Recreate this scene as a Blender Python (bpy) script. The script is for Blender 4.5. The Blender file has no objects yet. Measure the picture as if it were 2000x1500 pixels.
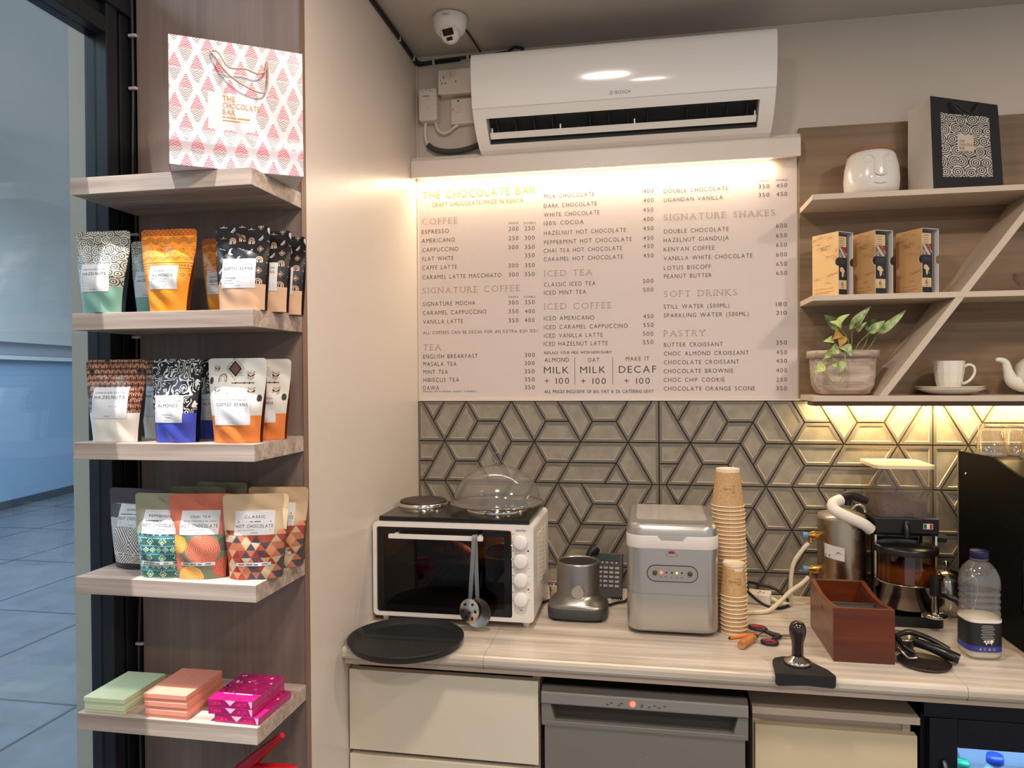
import bpy, math, random
import numpy as np
from mathutils import Matrix, Vector
PI = math.pi
scene = bpy.context.scene
COL = scene.collection

# ---------------------------------------------------------------- camera
cam_data = bpy.data.cameras.new('camera')
cam_data.sensor_width = 36.0
cam_data.lens = 1446.5 / 2000 * 36.0
cam_data.clip_start = 0.05
cam = bpy.data.objects.new('camera', cam_data)
COL.objects.link(cam)
yaw, pitch, roll = 0.1826, -0.00953, 0.00714
fwd = Vector((-math.sin(yaw) * math.cos(pitch), math.cos(yaw) * math.cos(pitch), math.sin(pitch)))
rt = Vector((math.cos(yaw), math.sin(yaw), 0.0))
dn = fwd.cross(rt)
r2 = rt * math.cos(roll) + dn * math.sin(roll)
d2 = dn * math.cos(roll) - rt * math.sin(roll)
mw = Matrix.Identity(4)
for i in range(3):
    mw[i][0] = r2[i]; mw[i][1] = -d2[i]; mw[i][2] = -fwd[i]
mw.translation = Vector((-0.0289, -2.2505, 1.5371))
cam.matrix_world = mw
scene.camera = cam

# ---------------------------------------------------------------- exposure, world, lights
vs = scene.view_settings
vs.view_transform = 'Standard'; vs.look = 'None'; vs.gamma = 1.0; vs.use_curve_mapping = False
vs.exposure = 0.12

world = bpy.data.worlds.new('world'); scene.world = world
world.use_nodes = True
bg = world.node_tree.nodes['Background']
bg.inputs[0].default_value = (0.95, 0.95, 0.96, 1); bg.inputs[1].default_value = 0.55

def lamp(name, kind, loc, energy, color, target=None, rot=None, **kw):
    d = bpy.data.lights.new(name, kind); d.energy = energy; d.color = color
    for k, v in kw.items(): setattr(d, k, v)
    o = bpy.data.objects.new(name, d); COL.objects.link(o); o.location = loc
    if target is not None:
        o.rotation_euler = (Vector(target) - Vector(loc)).to_track_quat('-Z', 'Y').to_euler()
    elif rot: o.rotation_euler = rot
    return o

WARM = (1.0, 0.855, 0.75)
# round ceiling downlights of the shop
for i, (lx, ly, e) in enumerate(((-0.20, -1.35, 15), (1.15, -1.35, 13), (-0.02, -2.6, 14), (1.2, -2.6, 14))):
    lamp('downlight', 'AREA', (lx, ly, 2.535), e, WARM, rot=(0, 0, 0), shape='DISK', size=0.17)
# LED strip in the pelmet over the menu and LED strip under the bottom wall shelf
lamp('pelmet_led', 'AREA', (-0.205, -0.018, 2.153), 3.6, (1.0, 0.83, 0.62), rot=(math.radians(4), 0, 0), shape='RECTANGLE', size=1.04, size_y=0.012)
lamp('shelf_led', 'AREA', (1.0, -0.045, 1.452), 5.0, (1.0, 0.74, 0.36), rot=(math.radians(25), 0, 0), shape='RECTANGLE', size=1.15, size_y=0.010)
# hard daylight falling steeply on the display shelves by the window
sun_t = Vector((-0.945, -0.98, 1.45)); sun_d = Vector((-0.12, -0.22, 1.0)).normalized()
lamp('skylight_sun', 'SPOT', sun_t + sun_d * 9.0, 8200, (0.97, 0.98, 1.0), target=sun_t, spot_size=math.radians(4.3), spot_blend=0.12, shadow_soft_size=0.03)
# daylight of the passage outside the shop window
lamp('passage_daylight', 'AREA', (-4.6, 0.6, 3.8), 620, (0.80, 0.90, 1.0), rot=(0, 0, 0), shape='RECTANGLE', size=3.5, size_y=9.0)

# ---------------------------------------------------------------- materials
def lin(c):
    r = []
    for x in c:
        x = x / 255.0
        r.append(x / 12.92 if x <= 0.04045 else ((x + 0.055) / 1.055) ** 2.4)
    return (r[0], r[1], r[2], 1.0)

MATS = {}
def mat(name, rgb, rough=0.5, metal=0.0, spec=0.5, emit=0.0, trans=0.0, coat=0.0, bump=0.0, bscale=60, var=0.0, vscale=(8, 8, 8), rgb2=None, ior=1.45, sss=0.0, attr=False, aniso=0.0):
    if name in MATS: return MATS[name]
    m = bpy.data.materials.new(name); m.use_nodes = True
    nt = m.node_tree; b = nt.nodes['Principled BSDF']
    b.inputs['Base Color'].default_value = lin(rgb)
    b.inputs['Roughness'].default_value = rough
    b.inputs['Metallic'].default_value = metal
    b.inputs['Specular IOR Level'].default_value = spec
    b.inputs['IOR'].default_value = ior
    b.inputs['Transmission Weight'].default_value = trans
    b.inputs['Coat Weight'].default_value = coat
    b.inputs['Coat Roughness'].default_value = 0.08
    b.inputs['Anisotropic'].default_value = aniso
    if sss: b.inputs['Subsurface Weight'].default_value = sss
    if emit:
        b.inputs['Emission Color'].default_value = lin(rgb); b.inputs['Emission Strength'].default_value = emit
    tc = None
    if var or bump:
        tc = nt.nodes.new('ShaderNodeTexCoord')
    if var:
        mp = nt.nodes.new('ShaderNodeMapping'); mp.inputs['Scale'].default_value = vscale
        nz = nt.nodes.new('ShaderNodeTexNoise'); nz.inputs['Scale'].default_value = 1.0
        nz.inputs['Detail'].default_value = 6; nz.inputs['Roughness'].default_value = 0.62
        rp = nt.nodes.new('ShaderNodeValToRGB')
        c2 = lin(rgb2) if rgb2 else tuple(list(x * (1 - var) for x in lin(rgb)[:3]) + [1])
        rp.color_ramp.elements[0].position = 0.32; rp.color_ramp.elements[0].color = c2
        rp.color_ramp.elements[1].position = 0.68; rp.color_ramp.elements[1].color = lin(rgb)
        nt.links.new(tc.outputs['Object'], mp.inputs[0]); nt.links.new(mp.outputs[0], nz.inputs['Vector'])
        nt.links.new(nz.outputs['Fac'], rp.inputs[0]); nt.links.new(rp.outputs[0], b.inputs['Base Color'])
    if attr:
        at = nt.nodes.new('ShaderNodeAttribute'); at.attribute_name = 'print'
        nt.links.new(at.outputs['Color'], b.inputs['Base Color'])
    if bump:
        n2 = nt.nodes.new('ShaderNodeTexNoise'); n2.inputs['Scale'].default_value = bscale; n2.inputs['Detail'].default_value = 4
        bp = nt.nodes.new('ShaderNodeBump'); bp.inputs['Strength'].default_value = bump; bp.inputs['Distance'].default_value = 0.002
        nt.links.new(tc.outputs['Object'], n2.inputs['Vector']); nt.links.new(n2.outputs['Fac'], bp.inputs['Height'])
        nt.links.new(bp.outputs[0], b.inputs['Normal'])
    MATS[name] = m
    return m

def wood(name, light, dark, axis='x', stretch=14.0, fine=55.0, rough=0.5):
    """long-grained wood: two stretched noises mixed; axis is the grain direction"""
    if name in MATS: return MATS[name]
    m = bpy.data.materials.new(name); m.use_nodes = True
    nt = m.node_tree; b = nt.nodes['Principled BSDF']; b.inputs['Roughness'].default_value = rough
    tc = nt.nodes.new('ShaderNodeTexCoord')
    sc = {'x': (1.2, 1, 1), 'y': (1, 1.2, 1), 'z': (1, 1, 1.2)}[axis]
    outs = []
    for k, (f, dt, dist) in enumerate(((stretch, 5, 1.2), (fine, 3, 0.3))):
        mp = nt.nodes.new('ShaderNodeMapping')
        mp.inputs['Scale'].default_value = tuple((1.6 if a != 1 else f) for a in sc)
        nz = nt.nodes.new('ShaderNodeTexNoise'); nz.inputs['Scale'].default_value = 1; nz.inputs['Detail'].default_value = dt
        nz.inputs['Distortion'].default_value = dist
        nt.links.new(tc.outputs['Object'], mp.inputs[0]); nt.links.new(mp.outputs[0], nz.inputs['Vector']); outs.append(nz)
    mx = nt.nodes.new('ShaderNodeMath'); mx.operation = 'MULTIPLY_ADD'; mx.inputs[1].default_value = 0.45
    nt.links.new(outs[1].outputs['Fac'], mx.inputs[0])
    m2 = nt.nodes.new('ShaderNodeMath'); m2.operation = 'MULTIPLY'; m2.inputs[1].default_value = 0.55
    nt.links.new(outs[0].outputs['Fac'], m2.inputs[0]); nt.links.new(m2.outputs[0], mx.inputs[2])
    rp = nt.nodes.new('ShaderNodeValToRGB')
    rp.color_ramp.elements[0].position = 0.36; rp.color_ramp.elements[0].color = lin(dark)
    rp.color_ramp.elements[1].position = 0.62; rp.color_ramp.elements[1].color = lin(light)
    nt.links.new(mx.outputs[0], rp.inputs[0]); nt.links.new(rp.outputs[0], b.inputs['Base Color'])
    MATS[name] = m
    return m

def glass(name, tint=(255, 255, 255), refl=1.0, rough=0.0, ior=1.45, edge=0.0, haze=0.0):
    """thin clear sheet: transparent with a Fresnel mirror on top, so daylight and lamps pass through it"""
    if name in MATS: return MATS[name]
    m = bpy.data.materials.new(name); m.use_nodes = True
    nt = m.node_tree; nt.nodes.clear()
    out = nt.nodes.new('ShaderNodeOutputMaterial'); tr = nt.nodes.new('ShaderNodeBsdfTransparent'); gl = nt.nodes.new('ShaderNodeBsdfGlossy')
    tr.inputs[0].default_value = lin(tint); gl.inputs['Roughness'].default_value = rough
    # Schlick reflectance from the angle of view on either side of the sheet
    ge = nt.nodes.new('ShaderNodeNewGeometry'); dt = nt.nodes.new('ShaderNodeVectorMath'); dt.operation = 'DOT_PRODUCT'
    nt.links.new(ge.outputs['Normal'], dt.inputs[0]); nt.links.new(ge.outputs['Incoming'], dt.inputs[1])
    def mth(op, x, y=None):
        q = nt.nodes.new('ShaderNodeMath'); q.operation = op
        for k, v in enumerate((x, y)):
            if v is None: continue
            if isinstance(v, (int, float)): q.inputs[k].default_value = v
            else: nt.links.new(v, q.inputs[k])
        return q.outputs[0]
    f0 = ((ior - 1) / (ior + 1)) ** 2
    w = mth('POWER', mth('SUBTRACT', 1.0, mth('ABSOLUTE', dt.outputs['Value'])), 5.0)
    fac = mth('ADD', mth('MULTIPLY', w, (1 - f0)), f0)
    mu = nt.nodes.new('ShaderNodeMath'); mu.operation = 'MULTIPLY_ADD'; mu.inputs[1].default_value = refl; mu.inputs[2].default_value = edge
    mu.use_clamp = True
    mx = nt.nodes.new('ShaderNodeMixShader')
    nt.links.new(fac, mu.inputs[0]); nt.links.new(mu.outputs[0], mx.inputs[0])
    base = tr.outputs[0]
    if haze:
        df = nt.nodes.new('ShaderNodeBsdfDiffuse'); df.inputs[0].default_value = (0.85, 0.82, 0.78, 1)
        hz = nt.nodes.new('ShaderNodeMixShader'); hz.inputs[0].default_value = haze
        nt.links.new(tr.outputs[0], hz.inputs[1]); nt.links.new(df.outputs[0], hz.inputs[2]); base = hz.outputs[0]
    nt.links.new(base, mx.inputs[1]); nt.links.new(gl.outputs[0], mx.inputs[2]); nt.links.new(mx.outputs[0], out.inputs[0])
    MATS[name] = m
    return m

# ---------------------------------------------------------------- mesh building
class MB:
    def __init__(s): s.v = []; s.f = []; s.m = []; s.s = []; s.c = []
    def add(s, vs, fs, mi=0, smooth=False, cols=None):
        o = len(s.v); s.v += [tuple(float(a) for a in v) for v in vs]
        for k, f in enumerate(fs):
            s.f.append(tuple(i + o for i in f)); s.m.append(mi if not isinstance(mi, (list, tuple)) else mi[k]); s.s.append(smooth)
            s.c.append(cols[k] if cols is not None else None)
        return s
    def box(s, x0, x1, y0, y1, z0, z1, mi=0):
        vs = [(x, y, z) for x in (x0, x1) for y in (y0, y1) for z in (z0, z1)]
        return s.add(vs, [(0, 1, 3, 2), (4, 6, 7, 5), (0, 4, 5, 1), (2, 3, 7, 6), (0, 2, 6, 4), (1, 5, 7, 3)], mi)
    def prism(s, poly, a, b, plane='xz', mi=0, smooth=False, capmi=None):
        """poly in a plane, extruded from a to b along the remaining axis"""
        def P(p, t):
            return {'xz': (p[0], t, p[1]), 'xy': (p[0], p[1], t), 'yz': (t, p[0], p[1])}[plane]
        n = len(poly); vs = [P(p, a) for p in poly] + [P(p, b) for p in poly]
        s.add(vs, [(i, (i + 1) % n, n + (i + 1) % n, n + i) for i in range(n)], mi, smooth)
        cm = mi if capmi is None else capmi
        s.add([P(p, a) for p in poly], [tuple(range(n))[::-1]], cm); s.add([P(p, b) for p in poly], [tuple(range(n))], cm)
        return s
    def lathe(s, prof, c=(0, 0, 0), n=32, mi=0, axis='z', smooth=True, sx=1.0, sy=1.0):
        vs = []; k = len(prof)
        for i in range(n):
            a = 2 * PI * i / n
            for r, h in prof:
                p = (r * math.cos(a) * sx, r * math.sin(a) * sy, h)
                if axis == 'y': p = (p[0], -p[2], p[1])
                if axis == 'x': p = (p[2], p[0], p[1])
                vs.append((p[0] + c[0], p[1] + c[1], p[2] + c[2]))
        fs = []
        for i in range(n):
            j = (i + 1) % n
            for q in range(k - 1): fs.append((i * k + q, j * k + q, j * k + q + 1, i * k + q + 1))
        s.add(vs, fs, mi, smooth)
        for q in (0, k - 1):
            if prof[q][0] > 1e-6:
                ring = [vs[i * k + q] for i in range(n)]
                s.add(ring, [tuple(range(n)) if q else tuple(range(n))[::-1]], mi)
        return s
    def tube(s, pts, r, n=10, mi=0, smooth=True, closed=False, spline=0):
        pts = [Vector(p) for p in pts]
        if spline and len(pts) > 2: pts = catmull(pts, spline, closed)
        k = len(pts); rr = r if isinstance(r, (list, tuple)) else [r] * k
        if len(rr) != k: rr = list(np.interp(np.linspace(0, 1, k), np.linspace(0, 1, len(rr)), rr))
        vs = []; up = None
        for i, p in enumerate(pts):
            if closed: t = pts[(i + 1) % k] - pts[i - 1]
            else: t = pts[min(i + 1, k - 1)] - pts[max(i - 1, 0)]
            t = t.normalized() if t.length > 1e-9 else Vector((0, 0, 1))
            if up is None: up = Vector((0, 0, 1)) if abs(t.z) < 0.9 else Vector((1, 0, 0))
            a = t.cross(up)
            if a.length < 1e-6: a = t.cross(Vector((0, 1, 0.01)))
            a.normalize(); b = a.cross(t).normalized(); up = b
            for j in range(n):
                g = 2 * PI * j / n; vs.append(p + (a * math.cos(g) + b * math.sin(g)) * rr[i])
        fs = []
        for i in range(k if closed else k - 1):
            i2 = (i + 1) % k
            for j in range(n): fs.append((i * n + j, i * n + (j + 1) % n, i2 * n + (j + 1) % n, i2 * n + j))
        s.add(vs, fs, mi, smooth)
        if not closed:
            s.add(vs[:n], [tuple(range(n))], mi); s.add(vs[-n:], [tuple(range(n))[::-1]], mi)
        return s
    def grid(s, fn, nu, nv, mi=0, smooth=True, colfn=None):
        vs = [fn(i / nu, j / nv) for j in range(nv + 1) for i in range(nu + 1)]
        fs = []; cs = []
        for j in range(nv):
            for i in range(nu):
                a = j * (nu + 1) + i; fs.append((a, a + 1, a + nu + 2, a + nu + 1))
                if colfn: cs.append(colfn((i + 0.5) / nu, (j + 0.5) / nv))
        return s.add(vs, fs, mi, smooth, cs if colfn else None)
    def xf(s, M):
        s.v = [tuple(M @ Vector(v)) for v in s.v]; return s
    def shift(s, d):
        s.v = [(v[0] + d[0], v[1] + d[1], v[2] + d[2]) for v in s.v]; return s
    def join(s, o, mi=None):
        off = len(s.v); s.v += o.v; s.f += [tuple(i + off for i in f) for f in o.f]
        s.m += o.m if mi is None else [mi] * len(o.m); s.s += o.s; s.c += o.c; return s

def catmull(pts, sub, closed=False):
    out = []; k = len(pts)
    for i in range(k if closed else k - 1):
        g = (lambda q: pts[q % k]) if closed else (lambda q: pts[max(0, min(k - 1, q))])
        p0, p1, p2, p3 = g(i - 1), g(i), g(i + 1), g(i + 2)
        for j in range(sub):
            t = j / sub
            out.append(0.5 * ((2 * p1) + (p2 - p0) * t + (2 * p0 - 5 * p1 + 4 * p2 - p3) * t * t + (3 * p1 - p0 - 3 * p2 + p3) * t ** 3))
    if not closed: out.append(pts[-1])
    return out

def rrect(x0, x1, z0, z1, r, n=6):
    """rounded rectangle outline, counter-clockwise"""
    p = []
    for cx, cz, a0 in ((x1 - r, z0 + r, -PI / 2), (x1 - r, z1 - r, 0), (x0 + r, z1 - r, PI / 2), (x0 + r, z0 + r, PI)):
        for i in range(n + 1):
            a = a0 + PI / 2 * i / n; p.append((cx + r * math.cos(a), cz + r * math.sin(a)))
    return p

def obj(name, mb, mats, parent=None, bevel=0.0, seg=2, sub=0, smooth=False, world=False):
    me = bpy.data.meshes.new(name)
    if not isinstance(mats, (list, tuple)): mats = [mats]
    if world and parent is not None:
        p = parent
        off = Vector((0, 0, 0))
        while p is not None: off += p.location; p = p.parent
        mb.shift(-off)
    me.from_pydata(mb.v, [], mb.f)
    for m in mats: me.materials.append(m)
    me.polygons.foreach_set('material_index', mb.m)
    me.polygons.foreach_set('use_smooth', [bool(x or smooth) for x in mb.s])
    if any(c is not None for c in mb.c):
        ca = me.color_attributes.new('print', 'FLOAT_COLOR', 'CORNER')
        data = np.ones((len(me.loops), 4), dtype=np.float32); k = 0
        for f, c in zip(mb.f, mb.c):
            n = len(f)
            if c is not None: data[k:k + n] = c
            k += n
        ca.data.foreach_set('color', data.ravel())
    me.update()
    o = bpy.data.objects.new(name, me); COL.objects.link(o)
    if parent is not None: o.parent = parent
    if bevel:
        b = o.modifiers.new('bevel', 'BEVEL'); b.width = bevel; b.segments = seg; b.limit_method = 'ANGLE'; b.angle_limit = math.radians(40)
        b.harden_normals = False
    if sub:
        q = o.modifiers.new('sub', 'SUBSURF'); q.levels = sub; q.render_levels = sub
    return o

def tag(o, label, cat, group=None):
    o['label'] = label; o['category'] = cat
    if group: o['group'] = group
    return o
def thing(name, label, cat, loc=(0, 0, 0), rz=0.0, group=None):
    o = bpy.data.objects.new(name, None); COL.objects.link(o); o.empty_display_size = 0.05
    o.location = loc; o.rotation_euler = (0, 0, rz)
    return tag(o, label, cat, group)
def struct(o, label=None):
    o['kind'] = 'structure'
    if label: o['label'] = label
    return o
def dup(root, loc, rz=None, label=None, group=None):
    r = root.copy(); COL.objects.link(r); r.location = loc
    if rz is not None: r.rotation_euler = (0, 0, rz)
    if label: r['label'] = label
    if group: r['group'] = group
    for ch in list(root.children):
        c = ch.copy(); COL.objects.link(c); c.parent = r
        for g in list(ch.children):
            d = g.copy(); COL.objects.link(d); d.parent = c
    return r

# ---------------------------------------------------------------- lettering
GLY = {}
SERIF = {'F': ((.09,), (.09,)), 'E': ((.08,), (.08,)), 'I': ((.5,), (.5,)), 'T': ((.5,), ()), 'N': ((.1,), (.1, .9)), 'R': ((.1, .95), (.1,)),
         'P': ((.1,), (.1,)), 'D': ((.08,), (.08,)), 'A': ((.03, .97), ()), 'U': ((), (.1, .9)), 'K': ((.1, .95), (.1, .9)), 'H': ((.1, .9), (.1, .9)),
         'Y': ((.5,), (.03, .97)), 'L': ((.1,), (.1,)), 'M': ((.08, .92), (.08, .92)), 'V': ((), (.03, .97)), 'W': ((), (.03, .97))}
def glyph(ch, thin=0.0, serif=False):
    key = (ch, thin, serif)
    if key in GLY: return GLY[key]
    cu = bpy.data.curves.new('glyph', 'FONT'); cu.body = ch; cu.size = 1.0; cu.resolution_u = 3; cu.offset = thin; cu.fill_mode = 'FRONT'
    o = bpy.data.objects.new('glyph', cu); COL.objects.link(o)
    dg = bpy.context.evaluated_depsgraph_get(); dg.update()
    me = bpy.data.meshes.new_from_object(o.evaluated_get(dg))
    vs = [tuple(v.co) for v in me.vertices]; fs = [tuple(p.vertices) for p in me.polygons]
    bpy.data.objects.remove(o); bpy.data.curves.remove(cu); bpy.data.meshes.remove(me)
    if vs:
        x0 = min(v[0] for v in vs); w = max(v[0] for v in vs) - x0
        vs = [((v[0] - x0) / CAP, v[1] / CAP) for v in vs]; w /= CAP
        if serif and ch in SERIF:
            for k, zz in ((0, 0.0), (1, 0.945)):
                for fx in SERIF[ch][k]:
                    c = fx * w; o2 = len(vs)
                    vs += [(c - .15, zz), (c + .15, zz), (c + .15, zz + .055), (c - .15, zz + .055)]; fs.append((o2, o2 + 1, o2 + 2, o2 + 3))
    else: w = 0.45
    GLY[key] = (vs, fs, w)
    return GLY[key]
CAP = 1.0
_v = glyph('H')[0]; CAP = max(v[1] for v in _v); GLY.clear()

def text(mb, s, x, z, cap, width=None, gap=0.2, thin=0.0, serif=False, mi=0, P=None, align='l', y=0.0):
    """flat lettering; P maps (x, z) to a point (default: the plane y)"""
    cur = 0.0; items = []
    for ch in s:
        g = glyph(ch, thin, serif); items.append((cur, g)); cur += g[2] + gap
    tot = max(cur - gap, 1e-6)
    k = (width / (tot * cap)) if width else 1.0
    if align == 'c': x -= tot * cap * k / 2
    if P is None: P = lambda a, b: (a, y, b)
    for c, (vs, fs, w) in items:
        if vs: mb.add([P(x + (c + v[0]) * cap * k, z + v[1] * cap) for v in vs], fs, mi)
    return mb
def bar(mb, x0, x1, z0, z1, y=0.0, mi=0, P=None):
    if P is None: P = lambda a, b: (a, y, b)
    return mb.add([P(x0, z0), P(x1, z0), P(x1, z1), P(x0, z1)], [(0, 1, 2, 3)], mi)
def disc(mb, cx, cz, r, y=0.0, n=20, mi=0, P=None, sx=1.0, r0=0.0):
    if P is None: P = lambda a, b: (a, y, b)
    o = [P(cx + r * sx * math.cos(2 * PI * i / n), cz + r * math.sin(2 * PI * i / n)) for i in range(n)]
    if r0 <= 0: return mb.add(o, [tuple(range(n))], mi)
    q = [P(cx + r0 * sx * math.cos(2 * PI * i / n), cz + r0 * math.sin(2 * PI * i / n)) for i in range(n)]
    return mb.add(o + q, [(i, (i + 1) % n, n + (i + 1) % n, n + i) for i in range(n)], mi)
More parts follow.
